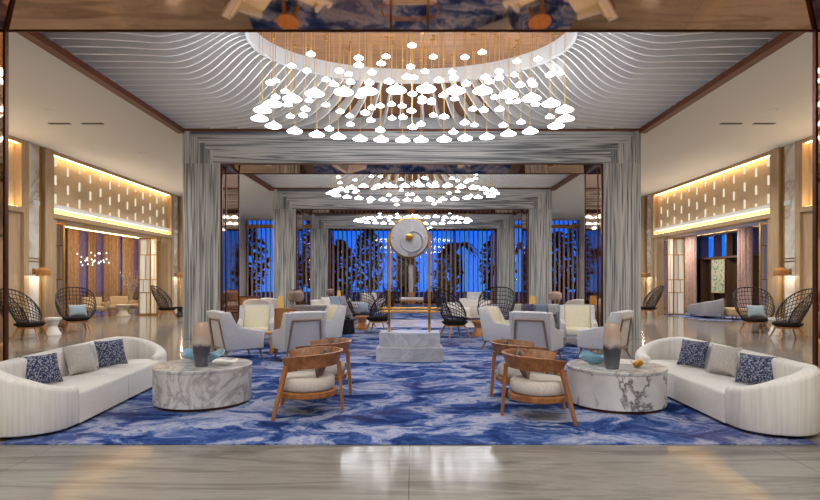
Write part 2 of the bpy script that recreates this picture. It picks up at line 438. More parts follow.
for sx in (-1, 1):
    for sy in (-1, 1):
        for i, pts in enumerate(curves):
            if (i == 0 and sy < 0) or (i == NQ and sx < 0): continue
            secs = []
            for j, p in enumerate(pts):
                a = pts[max(j-1, 0)]; b_ = pts[min(j+1, NSAMP)]
                tx, ty = b_[0]-a[0], b_[1]-a[1]; l = math.hypot(tx, ty) or 1
                nx, ny = -ty/l*FT, tx/l*FT
                q = [(p[0]+nx, p[1]+ny, p[2]), (p[0]-nx, p[1]-ny, p[2]), (p[0]-nx, p[1]-ny, p[2]+FH), (p[0]+nx, p[1]+ny, p[2]+FH)]
                secs.append([(x*sx, y*sy, z) for x, y, z in q])
            loft(finbm, secs)
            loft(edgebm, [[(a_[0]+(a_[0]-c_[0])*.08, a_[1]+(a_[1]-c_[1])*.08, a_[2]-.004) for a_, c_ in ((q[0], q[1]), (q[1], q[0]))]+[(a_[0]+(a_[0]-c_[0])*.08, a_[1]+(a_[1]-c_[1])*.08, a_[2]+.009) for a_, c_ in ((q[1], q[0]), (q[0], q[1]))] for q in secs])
        g = [[backbm.verts.new((p[0]*sx, p[1]*sy, p[2]+FH)) for p in pts] for pts in curves]
        for a, b_ in zip(g, g[1:]):
            for j in range(NSAMP): backbm.faces.new((a[j], a[j+1], b_[j+1], b_[j]))
ringbm = NB()
secs = []
for i in range(96):
    t = 2*PI*i/96; cs, sn = math.cos(t), math.sin(t)
    secs.append([((EA+o)*cs, (EB+o)*sn, z) for o, z in ((-.02, 5.94), (.05, 5.94), (.05, 6.30), (-.02, 6.30))])
loft(ringbm, secs, True)
discbm = lathe(NB(), [(0, 6.25), (1, 6.25), (1, 6.32), (0, 6.32)], 96, sx=EA+.03, sy=EB+.03)
e0 = None
for i, (a, c) in enumerate(BAYS[1:4]):
    e = bpy.data.objects.new('ceiling_bay', None); C.objects.link(e); e.location = (0, (a+c)/2, 0)
    tag(e, ['front wavy white fin ceiling around a wood lined oval opening', 'middle wavy fin ceiling above the second pendant cluster', 'farthest wavy fin ceiling above the third pendant cluster'][i], 'ceiling', None, 'structure')
    if i == 0:
        parts = [struct('wavy_fins', finbm, 'fin', '', e, True), struct('lit_fin_edges', edgebm, 'finlit', '', e, True), struct('backing', backbm, 'walnut', '', e, True),
                 struct('oval_fascia', ringbm, 'fascia', '', e, True), struct('oval_ceiling', discbm, 'oak_x', '', e)]
    else:
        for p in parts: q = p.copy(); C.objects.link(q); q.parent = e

# ------------------------------------------------------------------ side walls (piers, panels, openings)
def side_wall(s):
    nm = 'left' if s < 0 else 'right'
    def bx(x0, x1, *a, **k):   # x measured outwards from the wall face: 0 = face, + = into the wall
        q = sorted((s*(XW+x0), s*(XW+x1))); return box(k.pop('bm', None) or NB(), q[0], q[1], *a, **k)
    w = struct('wall_'+nm, bx(0, .2, YN, -1.0, 0, ZC), 'oak', '%s wall of oak panelling and marble piers with lit woven panels above' % nm)
    w['label'] = '%s wall of oak panelling and marble piers with lit woven panels above' % nm; w['category'] = 'wall'
    struct('plain_wall', bx(0, .2, 25.1, YF+.2, 0, ZC), 'white', '', w)
    for y in (6.2, 15.1, 24.3):
        struct('marble_pier', bx(.02, .25, y+.05, y+.6, 0, ZC), 'marble_wall', '', w)
        bm = NB()
        for z in (2.02, 2.10): bx(0, .03, y+.05, y+.58, z, z+.02, bm=bm)
        bx(-.02, .05, y+.58, y+.62, 0, ZC, bm=bm)
        struct('brass_inlay', bm, 'brass', '', w)
        struct('wood_post', bx(-.1, .25, y+.66, y+1.0, 0, ZC, bev=.01), 'oak', '', w)
        struct('wood_post', bx(-.06, .25, y-.15, y+.05, 0, ZC, bev=.01), 'oak', '', w)
    for a, c, op in ((-1, 6.05, False), (7.2, 14.95, False), (16.1, 24.15, True)):
        bm = NB()                                    # frame round the lit panel
        bx(-.06, .3, a, c, 3.33, 3.47, bm=bm); bx(-.06, .3, a, c, 5.2, ZC, bm=bm)
        bx(-.06, .3, a, a+.1, 3.47, 5.2, bm=bm); bx(-.06, .3, c-.1, c, 3.47, 5.2, bm=bm)
        struct('panel_frame', bm, 'oak', '', w)
        struct('woven_panel', bx(.14, .22, a+.08, c-.08, 3.46, 5.21), 'panel', '', w)
        bm = NB(); n = 13
        for q in range(n):
            y = a+.45+(c-a-.9)*q/(n-1)
            for r_ in range(3):
                z = 3.80+r_*.56-(.20 if q % 2 else 0)
                bx(.115, .145, y-.032, y+.032, z, z+.28, bm=bm)
        struct('panel_inlays', bm, 'inlay', '', w)
        bm = NB(); bx(.02, .06, a+.12, c-.12, 3.472, 3.487, bm=bm); bx(.02, .06, a+.12, c-.12, 5.183, 5.198, bm=bm)
        struct('light_strip', bm, 'warm', '', w)
        if not op: struct('oak_panelling', bx(.02, .2, a, c, 0, 3.34), 'oak', '', w)
    # alcove
    x0, x1 = .3, 3.4
    struct('alcove_ceiling', bx(.0, 3.8, 15.4, 30, 3.62, 3.75), 'ceil', '', w)
    struct('alcove_wall', bx(.2, 3.8, 15.4, 15.6, 0, 3.62), 'oak', '', w)
    struct('alcove_wall', bx(.2, 3.8, 29.8, 30, 0, 3.62), 'oak', '', w)
    struct('opening_lining', bx(0, .3, 16.1, 16.4, 0, 3.34), 'oak', '', w)
    struct('opening_lining', bx(0, .3, 23.85, 24.15, 0, 3.34), 'oak', '', w)
    struct('alcove_cove', bx(3.05, 3.07, 16, 29.5, 3.585, 3.60), 'warm', '', w)
    return w
side_wall(-1); side_wall(1)
# soffit box behind the panels so no daylight leaks
for s in (-1, 1):
    q = sorted((s*(XW+.22), s*(XW+.3)))
    struct('wall_back_%s' % ('left' if s < 0 else 'right'), B(q[0], q[1], YN, 25.1, 3.34, ZC+.12), 'white', 'plain upper wall behind the %s woven panels' % ('left' if s < 0 else 'right'))

# ------------------------------------------------------------------ windows at the far end
wn = thing('window_1', 'tall blue dusk window wall behind vertical wooden slats', 'window', (0, YF, 0)); wn['kind'] = 'structure'
struct('pane', B(-XW, XW, .10, .112, 0, 5.75), 'glass', '', wn)
bm = NB()
for i in range(9):
    x = -XW+.05+i*(2*XW-.1)/8; box(bm, x-.04, x+.04, .05, .16, 0, 5.75)
box(bm, -XW, XW, .05, .16, 4.86, 4.94); box(bm, -XW, XW, .05, .16, 0, .1)
struct('mullions', bm, 'darkframe', '', wn)
bm = NB(); n = 74
for i in range(n):
    x = -XW+.14+i*(2*XW-.28)/(n-1); box(bm, x-.045, x+.045, -.16, -.02, .02, 5.7)
struct('slats', bm, 'slat', '', wn)
struct('transom', B(-XW, XW, -.19, .0, 4.78, 5.02), 'slat', '', wn)
struct('wall_far', B(-XW-.2, XW+.2, YF, YF+.3, 5.7, 6.75), 'white', 'wall strip above the far windows')

# outside: garden with dark trees
struct('ground_garden', B(-40, 40, YF+.2, 75, -.3, -.1), 'ground', 'dark garden ground beyond the far windows')
def tree(x, y, h, palm, label):
    t = thing('palm_tree' if palm else 'garden_tree', label, 'tree', (x, y, -.1), 0, 'trees beyond the windows')
    rr = random.Random(int(x*31+y*7)); bm = NB()
    th = h*.72 if palm else h*.35
    obj('trunk', T([(0,0,0), (.1,0,th*.5), (.05,.05,th)], [.13,.10,.08], 7), 'trunk', t)
    if palm:
        for k in range(16):
            a = k*2.4+rr.random(); ln = h*.26*(.8+.4*rr.random()); up = .15+rr.random()*.9
            prev = None
            for q in range(7):
                s = q/6; p = Vector((.05+math.cos(a)*ln*s, .05+math.sin(a)*ln*s, th+ln*(up*s-(.9+up*.4)*s*s)))
                sd = Vector((-math.sin(a), math.cos(a), -.25))*(.17*math.sin(PI*min(1, s*.9+.1))+.02)
                cur = (bm.verts.new(p+sd), bm.verts.new(p+Vector((0,0,.03))), bm.verts.new(p-Vector((sd.x, sd.y, -sd.z))))
                if prev:
                    bm.faces.new((prev[0], prev[1], cur[1], cur[0])); bm.faces.new((prev[1], prev[2], cur[2], cur[1]))
                prev = cur
    else:
        for k in range(620):
            a = rr.random()*2*PI; z = rr.random(); rad = h*.27*math.sin(PI*(.12+.85*z))**.7*(.35+.65*rr.random())
            c_ = Vector((math.cos(a)*rad, math.sin(a)*rad, h*.15+z*h*.85)); sz = .14+.16*rr.random()
            d1 = Vector((rr.uniform(-1,1), rr.uniform(-1,1), rr.uniform(-1,1))).normalized()*sz
            d2 = d1.cross(Vector((rr.uniform(-1,1), rr.uniform(-1,1), rr.uniform(-1,1)))).normalized()*sz*.5
            bm.faces.new([bm.verts.new(c_+q) for q in (-d1, d2, d1, -d2)])
    obj('crown', bm, 'leaf', t, False)
tl = [(-12.2,41,5.6,0), (-10.0,47,5.6,0), (-16.5,45,5,0), (-7.6,43,6.4,0), (-5.2,39.5,4.4,0), (-3.6,44.5,5.6,0), (2.6,41,4.2,0), (4.0,46,6.2,1), (6.4,42,5.2,0), (9.2,46,6.2,1), (10.4,39.5,5.0,0), (12.9,43.5,6.0,0), (-.4,39.8,3.2,0), (-6.8,48.5,5.8,1), (6.2,38,3.6,0), (-.6,48,4.6,0)]
words = ['at the far left', 'left of the marble columns', 'low at the left edge', 'left behind the slats', 'left of the gong', 'just left of the gong post', 'right of the gong', 'behind the right gong post',
         'right of the centre', 'right behind the slats', 'beyond the right marble column', 'at the far right', 'low behind the gong stand', 'deep in the left garden', 'in the right of the middle portal', 'deep behind the gong']
for (x, y, h, p), w in zip(tl, words): tree(x, y, h, p, 'dark %s outside the blue window, %s' % ('palm' if p else 'leafy tree', w))

# ------------------------------------------------------------------ carpets
def rug(x0, x1, y0, y1, label):
    o = obj('carpet', B(x0, x1, y0, y1, .0005, .012), 'carpet', None, False); return tag(o, label, 'carpet')
rug(-3.72, 3.72, 5.0, 17.3, 'large blue and white marbled carpet under the front seating groups')
rug(-4.4, 4.4, 20.8, 33.6, 'farther blue marbled carpet in the rear half of the lobby')
rug(10.9, 13.4, 20.2, 24.6, 'small blue grey rug in the right alcove under the chaise')
struct('floor_inset', B(-4.3, 4.3, 17.32, 20.78, .0005, .006), 'floorsheen', 'pale floor band with painted sheen between the two blue carpets')
RUG = .016

# ------------------------------------------------------------------ pendants
LARGE = [(259.6,119.9),(273.5,127.3),(294.8,132.4),(316.8,135.9),(338.4,138.1),(360.2,140.1),(381.3,140.8),(402.7,141.2),(421,141.2),(444.1,140.7),(465.1,139.5),(486.8,138.3),(508.5,135.1),(530.2,132.7),(555.9,127.3),(565.9,120)]
LNEAR = [(262.5,111.5),(272.8,105.3),(292.2,100.3),(314.6,95),(343.7,93.5),(367.9,92.8),(396.5,91.7),(426.1,90.5),(455.4,92.4),(482.7,92.4),(508.3,96.1),(531.5,99.8),(551,105.1),(564.6,111.2)]
SMALL = [(311.1,55.4),(358.8,59.4),(386.1,57.6),(291.5,67.1),(381.3,64.6),(358.8,66.4),(306.7,71.9),(339.2,72.1),(348.7,75.2),(371.8,73.7),(326.3,80.7),(334,85.5),(350.5,83.1),(369.2,84),(389,82.9),(270.2,84),(275.4,81.8),(285.3,92.4),(275.7,98.3),(287.8,105.8),(290.4,117.4),(303.2,116.6),(305.6,110.4),(308.9,101.6),(326,106),(329.3,130.2),(340.3,112.6),(349.8,117),(350.5,125.4),(359.7,97.2),(365.2,114.1),(370.7,121.4),(371.8,108.9),(380.2,107.1),(380.2,131.3),(391.6,105.3),(392,119.2),
 (412.2,46.6),(433.4,58),(464.9,58.5),(482.2,53.4),(410.5,67.8),(424.9,72.4),(452.2,72.9),(453.9,79),(499,72.4),(517.3,62.4),(538,60.2),(514.4,75.9),(499.3,79.3),(485.1,78.3),(489.3,82.7),(438.8,81.5),(407,78.3),(413.9,78.5),(549.8,76.1),(560,74.1),(531.5,82.4),(533.2,85.9),(520.2,86.3),(466.1,85.1),(412.4,95.1),(443.2,96.6),(402.2,107.1),(422.2,99.3),(422.2,102.9),(431.5,101),(431.5,103.9),(454.6,99.8),(494.9,98.5),(509.5,102.7),(517.3,102.2),(535.6,105.6),(411.5,112.2),(433.4,116.3),(444.1,118),(453.4,133.4),(402.9,118.5),(412.7,128.5),(421,125.4),(464.9,124.1),(474.4,126.1),(472.9,110.2),(483.9,111.2),(499.5,110.5),(503.4,126.6),(521,123.4),(549.8,118)]
BC = 10.3; PA, PB = 2.87, 1.57
pend = []
for (px, py), side in [(p, 1) for p in LARGE]+[(p, -1) for p in LNEAR]:
    d = BC
    for _ in range(12):
        x = PX(px, d); u = max(-1, min(1, x/PA)); d = BC+side*PB*math.sqrt(max(0, 1-u*u))
    pend.append((PX(px, d), d-BC, H+(280-py)*d/F, 'L'))
for px, py in SMALL:
    best = None
    for _ in range(60):
        d = BC+rnd.uniform(-1.5, 1.5); x = PX(px, d); z = H+(280-py)*d/F
        if (x/(PA*.97))**2+((d-BC)/1.5)**2 > 1 and abs(px-413) < 140: continue
        if z > 5.95: continue
        if any(math.hypot(x-q[0], d-BC-q[1]) < (.29 if q[3] == 'L' else .2) and abs(z-q[2]) < .16 for q in pend): continue
        gap = min([math.dist((x, d-BC, z*1.2), (q[0], q[1], q[2]*1.2)) for q in pend] or [9])
        if best is None or gap > best[0]: best = (gap, (x, d-BC, z, 'S'))
        if gap > .34: break
    if best: pend.append(best[1])
def shade_bm(r):
    return lathe(NB(), [(0, .0), (r*.55, .002), (r*.92, .008), (r, .018), (r*.95, .03), (r*.62, .03+r*.20), (r*.28, .03+r*.38), (.018, .03+r*.54), (0, .03+r*.54)], 20)
shade = {'L': shade_bm(.158), 'S': shade_bm(.078)}
src = {}
for k_, bm in shade.items():
    o = obj('pendant_lamp', bm, 'lamp', None, True, 60); src[k_] = o.data; bpy.data.objects.remove(o)
o = obj('rosette', lathe(NB(), [(0, 0), (.035, 0), (.035, .015), (0, .015)], 10), 'brass'); ros = o.data; bpy.data.objects.remove(o)
o = obj('suspension_rod', T([(0,0,0), (0,0,1)], .0048, 5), 'gold'); rod = o.data; bpy.data.objects.remove(o)
CLB = ['front', 'second', 'third']
for bay, (y0, keep) in enumerate(((10.3, 1), (19.2, .72), (28.05, .52))):
    sel = pend if keep == 1 else [p for i, p in enumerate(pend) if p[3] == 'L' or (i*keep) % 1 < keep]
    for x, y, z, k_ in sel:
        o = bpy.data.objects.new('pendant_lamp', src[k_]); C.objects.link(o); o.location = (x, y0+y, z)
        tag(o, '%s glowing white disc pendant lamp on a brass rod, in the %s' % ('large' if k_ == 'L' else 'small', ['front cluster', 'second cluster', 'farthest cluster'][bay]),
            'pendant lamp', '%s pendants of the %s cluster' % ('large' if k_ == 'L' else 'small', CLB[bay]))
        hz = .10 if k_ == 'L' else .072
        r_ = bpy.data.objects.new('suspension_rod', rod); C.objects.link(r_); r_.parent = o; r_.location = (0,0,hz); r_.scale = (1,1,6.255-z-hz)
        if bay == 0:
            r_ = bpy.data.objects.new('rosette', ros); C.objects.link(r_); r_.parent = o; r_.location = (0,0,6.236-z)

# ------------------------------------------------------------------ curved sofas
def catmull(pts, n):
    out = []; P = [Vector(p) for p in pts]
    for i in range(len(P)-1):
        a = P[max(i-1, 0)]; b_ = P[i]; c = P[i+1]; d = P[min(i+2, len(P)-1)]
        for q in range(n):
            t = q/n; out.append(.5*((2*b_)+(c-a)*t+(2*a-5*b_+4*c-d)*t*t+(3*b_-a-3*c+d)*t**3))
    out.append(P[-1]); return out
def shell_bm(path, hfun, th, z0, rnd_top=.06):
    n = len(path); bm = NB(); secs = []
    def section(c, nrm, h, w):
        pts = []
        hw = w/2
        rr = min(rnd_top, hw*.95)
        pts += [(-hw+.01, z0), (hw-.01, z0), (hw, z0+.02)]
        for k in range(6):
            a = k/5*PI/2; pts.append((hw-rr+rr*math.cos(a), h-rr+rr*math.sin(a)))
        for k in range(6):
            a = PI/2+k/5*PI/2; pts.append((-hw+rr+rr*math.cos(a), h-rr+rr*math.sin(a)))
        pts.append((-hw, z0+.02))
        return [(c.x+nrm.x*o, c.y+nrm.y*o, z) for o, z in pts]
    tans = []
    for i in range(n):
        t = path[min(i+1, n-1)]-path[max(i-1, 0)]; t.normalize(); tans.append(t)
    def nr(t): return Vector((t.y, -t.x, 0))
    capn = 4
    for k in range(capn):
        a = PI/2*(1-k/capn); secs.append(section(path[0]-tans[0]*(th/2*math.sin(a)), nr(tans[0]), hfun(0)-.05*(1-math.cos(a)), max(.02, th*math.cos(a))))
    for i in range(n): secs.append(section(path[i], nr(tans[i]), hfun(i/(n-1)), th))
    for k in range(1, capn+1):
        a = PI/2*k/capn; secs.append(section(path[-1]+tans[-1]*(th/2*math.sin(a)), nr(tans[-1]), hfun(1)-.05*(1-math.cos(a)), max(.02, th*math.cos(a))))
    return loft(bm, secs)
def make_sofa(label, loc, rz, mat='sofa', seatmat='seat', Lh=1.42, hb=.655, ha=.415, dp=.86, group=None):
    t = thing('curved_sofa', label, 'sofa', loc, rz, group)
    k = Lh-.3
    base = [(-k, .085), (-k-.2, .11), (-Lh-.04, .25), (-Lh-.08, .48), (-Lh+.08, .70), (-Lh+.36, dp-.09), (-Lh*.4, dp-.07), (0, dp-.065)]
    pts = [(x, y, 0) for x, y in base]+[(-x, y, 0) for x, y in base[-2::-1]]
    path = catmull(pts, 7)
    def hf(s):
        e = min(s, 1-s)/.30; return ha+(hb-ha)*smooth(e)
    obj('backrest', shell_bm(path, hf, .16, .03), mat, t, True, 50)
    # seat cushions: near half and far half with a rounded outer end
    for sgn in (-1, 1):
        outl = [(0.006, .0), (k-.02, .0), (k-.0, .14), (Lh-.14, .28), (Lh-.16, .48), (Lh-.22, .62), (Lh-.45, dp-.17), (0.006, dp-.15)]
        bm = NB(); lo = [bm.verts.new((sgn*x, y, .03)) for x, y in outl]; hi = [bm.verts.new((sgn*x, y, .335)) for x, y in outl]
        m_ = len(outl); bm.faces.new(lo[::-1]); bm.faces.new(hi)
        for i in range(m_): bm.faces.new((lo[i], lo[(i+1) % m_], hi[(i+1) % m_], hi[i]))
        es = [e for e in bm.edges if abs(e.verts[0].co.z-e.verts[1].co.z) < 1e-4 and e.verts[0].co.z > .2]
        bmesh.ops.bevel(bm, geom=es, offset=.03, segments=3, profile=.5, affect='EDGES')
        obj('seat_cushion', bm, seatmat, t, True, 50)
    bm = NB(); P2 = [Vector((x*.985, .06+(y-.06)*.97+(.02 if y < .2 else 0), 0)) for x, y, z in pts]
    lo = [bm.verts.new((p.x, p.y, .0)) for p in P2]; hi = [bm.verts.new((p.x, p.y, .035)) for p in P2]
    n = len(P2); bm.faces.new(lo); bm.faces.new(hi)
    for i in range(n): bm.faces.new((lo[i], lo[(i+1) % n], hi[(i+1) % n], hi[i]))
    obj('plinth', bm, 'plinth', t, False)
    return t
# local front is -Y; left sofa faces +X (rz=90), right one faces -X (rz=-90)
make_sofa('long curved off white sofa at the left edge, beside the left marble drum table', (-3.46, 6.75, RUG), 95, 'sofa', 'seat', 1.48)
make_sofa('long curved off white sofa at the right edge, beside the right marble drum table', (3.22, 6.70, RUG), -91, 'sofa', 'seat', 1.42, .655, .415, .81)
SZ = .345+RUG
# pillows on the sofas: (px, depth)
pillow('navy patterned pillow nearest the camera on the left sofa', 'navy', (PX(40, 6.0)+.06, 6.0, SZ), 66, -20, .40, .34, .15)
pillow('plain light grey pillow in the middle of the left sofa', 'grey_pillow', (PX(84, 6.75), 6.75, SZ), 72, -20, .40, .36, .15)
pillow('navy patterned pillow at the far end of the left sofa', 'navy', (PX(114, 7.3), 7.3, SZ), 60, -20, .40, .36, .15)
pillow('navy patterned pillow nearest the camera on the right sofa', 'navy', (PX(755, 5.95), 5.98, SZ), -58, -20, .40, .34, .15)
pillow('plain light grey pillow in the middle of the right sofa', 'grey_pillow', (PX(720, 6.65), 6.65, SZ), -66, -20, .40, .36, .15)
pillow('navy patterned pillow at the far end of the right sofa', 'navy', (PX(690, 7.25), 7.25, SZ), -62, -20, .40, .36, .15)

# ------------------------------------------------------------------ drum coffee tables and what stands on them
def drum(label, loc, mat, r=.565, h=.46):
    t = thing('coffee_table', label, 'coffee table', loc)
    obj('base_ring', lathe(NB(), [(0, 0), (r-.02, 0), (r-.02, .03), (0, .03)], 64), 'bronze', t)
    obj('body', lathe(NB(), [(0, .03), (r-.004, .03), (r, .035), (r, h-.04), (0, h-.04)], 72), mat, t)
    obj('tabletop', lathe(NB(), [(0, h-.04), (r+.003, h-.04), (r+.006, h-.035), (r+.006, h-.006), (r, h), (0, h)], 72), 'marble', t)
    return t
LT = (-2.53, 6.72, RUG); RT = (2.47, 6.62, RUG)
drum('left round marble drum coffee table with grey veining', LT, 'marble')
drum('right round white marble drum coffee table with dark veins', RT, 'marble_dark')
def vase(label, loc, rz=0):
    o = obj('vase', lathe(NB(), [(0, 0), (.068, 0), (.075, .01), (.092, .12), (.102, .24), (.10, .36), (.085, .46), (.068, .51), (.06, .525), (.05, .525), (.055, .5), (0, .48)], 40), 'vase')
    o.location = loc; o.rotation_euler.z = R(rz); return tag(o, label, 'vase')
ZT = .46+RUG
vase('tall brown and dark grey ceramic vase on the left marble drum table', (PX(201.5, 6.52), 6.52, ZT))
vase('tall brown and dark grey ceramic vase on the right marble drum table', (PX(612, 6.36), 6.36, ZT), 120)
def leaf_bowl(label, mat, loc, rx, ry, rz, h=.07, wav=.03, seed=0, name='leaf_bowl', cat='bowl'):
    bm = NB(); rings = []; n = 28
    for j in range(6):
        s = j/5; rings.append([(rx*(s*.85+.15)*math.cos(2*PI*i/n), ry*(s*.85+.15)*math.sin(2*PI*i/n), h*s**1.8+wav*s*s*math.sin(3*2*PI*i/n+seed)) for i in range(n)])
    prof = rings+[[(x*.965, y*.965, z+.008) for x, y, z in r_] for r_ in rings[::-1]]
    loft(bm, prof)
    o = obj(name, bm, mat, None, True, 70); o.location = loc; o.rotation_euler.z = R(rz); 
    zmin = min(v.co.z for v in o.data.vertices); o.location.z -= zmin
    return tag(o, label, cat)
leaf_bowl('wide blue glass leaf dish behind the vase on the left drum table', 'blueglass', (PX(203, 6.88), 6.88, ZT+.001), .27, .14, 0, .12, .035)
leaf_bowl('small white rippled dish right of the vase on the left table', 'stool', (PX(225, 6.62), 6.62, ZT+.001), .15, .10, 15, .05, .012, 1, 'rippled_dish', 'dish')
leaf_bowl('blue glass leaf dish left of the vase on the right drum table', 'blueglass', (PX(595, 6.72), 6.72, ZT+.001), .2, .13, 10, .11, .03, 2)
leaf_bowl('small gold shell bowl right of the vase on the right drum table', 'brass', (PX(637, 6.45), 6.45, ZT+.001), .085, .065, 30, .06, .022, .5, 'shell_bowl', 'bowl')
t = obj('tray', lathe(NB(), [(0, 0), (.2, 0), (.21, .012), (.2, .016), (0, .010)], 40), 'stool'); t.location = (PX(625, 6.8), 6.85, ZT); tag(t, 'flat white round tray at the back of the right drum table', 'tray')

# ------------------------------------------------------------------ teak barrel chairs (three legs), front = -Y
def make_barrel(label, loc, rz, group):
    t = thing('barrel_chair', label, 'armchair', loc, rz, group)
    secs = []; n = 40
    for i in range(n+1):
        u = i/n*2-1; a = u*R(128); x, y = math.sin(a), math.cos(a)
        r0 = .335; fl = .05
        top = .70-.05*abs(u)**3; bot = .555-.03*abs(u); thk = .034*(1-.25*abs(u)**4)
        mid = (top+bot)/2
        pr = [(r0-thk/2, bot+.004), (r0+thk/2, bot), (r0+thk/2+fl*.45, mid), (r0+thk/2+fl, top-.006), (r0+thk/2+fl-.012, top), (r0-thk/2+fl*1.0+.004, top-.002), (r0-thk/2+fl*.4, mid)]
        secs.append([(x*q, y*q*1.0, z) for q, z in pr])
    obj('back_rail', loft(NB(), secs), 'teak', t, True, 45)
    def leg(p0, p1):
        bm = NB(); a, b_ = Vector(p0), Vector(p1); secs = []
        for s in (0, .25, .6, 1):
            c = a.lerp(b_, s); w = .03-.012*s; dth = .024-.008*s
            rad = Vector((c.x, c.y, 0)).normalized(); tn = Vector((-rad.y, rad.x, 0))
            secs.append([tuple(c+rad*dth*q[0]+tn*w*q[1]) for q in ((-1,-.7), (-.7,-1), (.7,-1), (1,-.7), (1,.7), (.7,1), (-.7,1), (-1,.7))])
        obj('leg', loft(bm, secs), 'teak_z', t, True, 40)
    leg((.285, -.20, .56), (.36, -.33, 0)); leg((-.285, -.20, .56), (-.36, -.33, 0)); leg((0, .35, .57), (0, .395, 0))
    obj('seat_frame', lathe(NB(), [(0, .2), (.325, .2), (.34, .21), (.34, .26), (.33, .27), (0, .27)], 48, sy=.98), 'teak', t, True, 40)
    obj('seat_cushion', lathe(NB(), [(0, .268), (.29, .268), (.318, .29), (.322, .34), (.318, .39), (.285, .418), (.15, .428), (0, .43)], 48, sy=.96), 'cushion', t, True, 60)
    return t
GB = 'teak barrel chairs by the drum tables'
bc = [(-1.16, 6.2, -84, 'teak barrel chair nearest the camera, right of the left drum table'), (-1.17, 7.18, -96, 'teak barrel chair behind the nearest one on the left'),
      (1.40, 6.0, 84, 'teak barrel chair nearest the camera, left of the right drum table'), (1.42, 7.02, 92, 'teak barrel chair behind the nearest one on the right')]
proto = None
for x, y, a, lb in bc:
    if proto is None: proto = make_barrel(lb, (x, y, RUG), a, GB)
    else: dup(proto, (x, y, RUG), a, lb)
    d = Vector((math.sin(R(a)), -math.cos(R(a)), 0)); sd = Vector((-d.y, d.x, 0))
    p = Vector((x, y, 0))-d*.12+sd*.05
    pillow('small taupe pillow in the %s' % lb.replace('teak ', '').replace(' the camera', ''), 'taupe', (p.x, p.y, .41+RUG), a, -16, .40, .33, .12, 'lumbar pillows in the barrel chairs')

# ------------------------------------------------------------------ wing armchairs, front = -Y
def make_wing(label, loc, rz, group):
    t = thing('wing_armchair', label, 'armchair', loc, rz, group)
    # back
    bm = prism(NB(), [(.22, .22), (.34, .22), (.46, .90), (.36, .92)], -.31, .31, .02); obj('backrest', bm, 'chair_out', t, True, 40)
    poly = [(-.36, .20), (.34, .20), (.47, .90), (.27, .90), (.14, .585), (-.37, .535)]
    for s in (-1, 1):
        q = sorted((s*.30, s*.385)); obj('side_wing', prism(NB(), poly, q[0], q[1], .022), 'chair_out', t, True, 40)
        q = sorted((s*.285, s*.305)); obj('wing_lining', prism(NB(), [(-.30, .24), (.25, .24), (.37, .86), (.27, .86), (.13, .57), (-.33, .51)], q[0], q[1], .006), 'cream', t, True, 40)
    obj('back_cushion', prism(NB(), [(.10, .40), (.235, .40), (.365, .88), (.28, .90)], -.285, .285, .035), 'cream', t, True, 50)
    obj('seat_cushion', B(-.285, .285, -.37, .2, .26, .42, .035, 3), 'cream', t, True, 50)
    obj('seat_base', B(-.29, .29, -.34, .3, .19, .27, .01), 'chair_out', t, True, 40)
    # wooden frame on the back: trapezoid outline lying on the slanted back
    def bp(x, z): return (x, .347+(z-.22)/.68*.12+.004, z)
    bm = NB()
    for a, b_ in (((-.33, .14), (-.26, .76)), ((.33, .14), (.26, .76)), ((-.27, .76), (.27, .76)), ((-.32, .2), (.32, .2))):
        tube(bm, [bp(*a), bp(*b_)], .02, 6)
    obj('back_frame', bm, 'greywood', t, True, 40)
    for x, y, fx, fy in ((-.30, -.30, -.33, -.36), (.30, -.30, .33, -.36), (-.31, .30, -.36, .40), (.31, .30, .36, .40)):
        obj('leg', T([(x, y, .22), (fx, fy, 0)], [.026, .016], 8), 'greywood', t, True, 40)
    return t
GW = 'cream and grey wing armchairs'
wc = [(-3.30, 10.45, 128, 'wing armchair left of the left group, seen from its back'), (-2.12, 10.3, 212, 'wing armchair of the left group with its framed back to the camera'),
      (-3.52, 12.45, 12, 'wing armchair of the left group facing the camera, cream inside'), (-2.05, 12.5, -62, 'wing armchair at the rear right of the left group beside the gong'),
      (2.36, 10.3, 148, 'wing armchair of the right group with its framed back to the camera'), (3.66, 10.5, -128, 'wing armchair right of the right group, seen from its back'),
      (3.75, 12.4, -12, 'wing armchair of the right group facing the camera, cream inside'), (2.0, 11.8, 62, 'wing armchair at the left of the right group, beside the gong')]
proto = None
for x, y, a, lb in wc:
    if proto is None: proto = make_wing(lb, (x, y, RUG), a, GW)
    else: dup(proto, (x, y, RUG), a, lb)
pillow('cream pillow on the rear right wing armchair of the left group', 'cream', (-2.12, 12.5, .44+RUG), -62, -18, .36, .34, .13)
def sidetable(label, loc, rz=0):
    t = thing('side_table', label, 'side table', loc, rz)
    obj('tabletop', lathe(NB(), [(0, .40), (.24, .40), (.25, .41), (.25, .43), (.24, .44), (0, .44)], 40), 'orange', t)
    bm = NB()
    for k in range(3):
        a = k*2*PI/3; tube(bm, [(.08*math.cos(a), .08*math.sin(a), .4), (.2*math.cos(a), .2*math.sin(a), 0)], [.06, .04], 6)
    obj('pedestal', bm, 'orange', t); return t
sidetable('round honey wood side table amid the left armchair group', (-2.72, 11.2, RUG))
sidetable('round honey wood side table amid the right armchair group', (2.82, 11.2, RUG), 40)

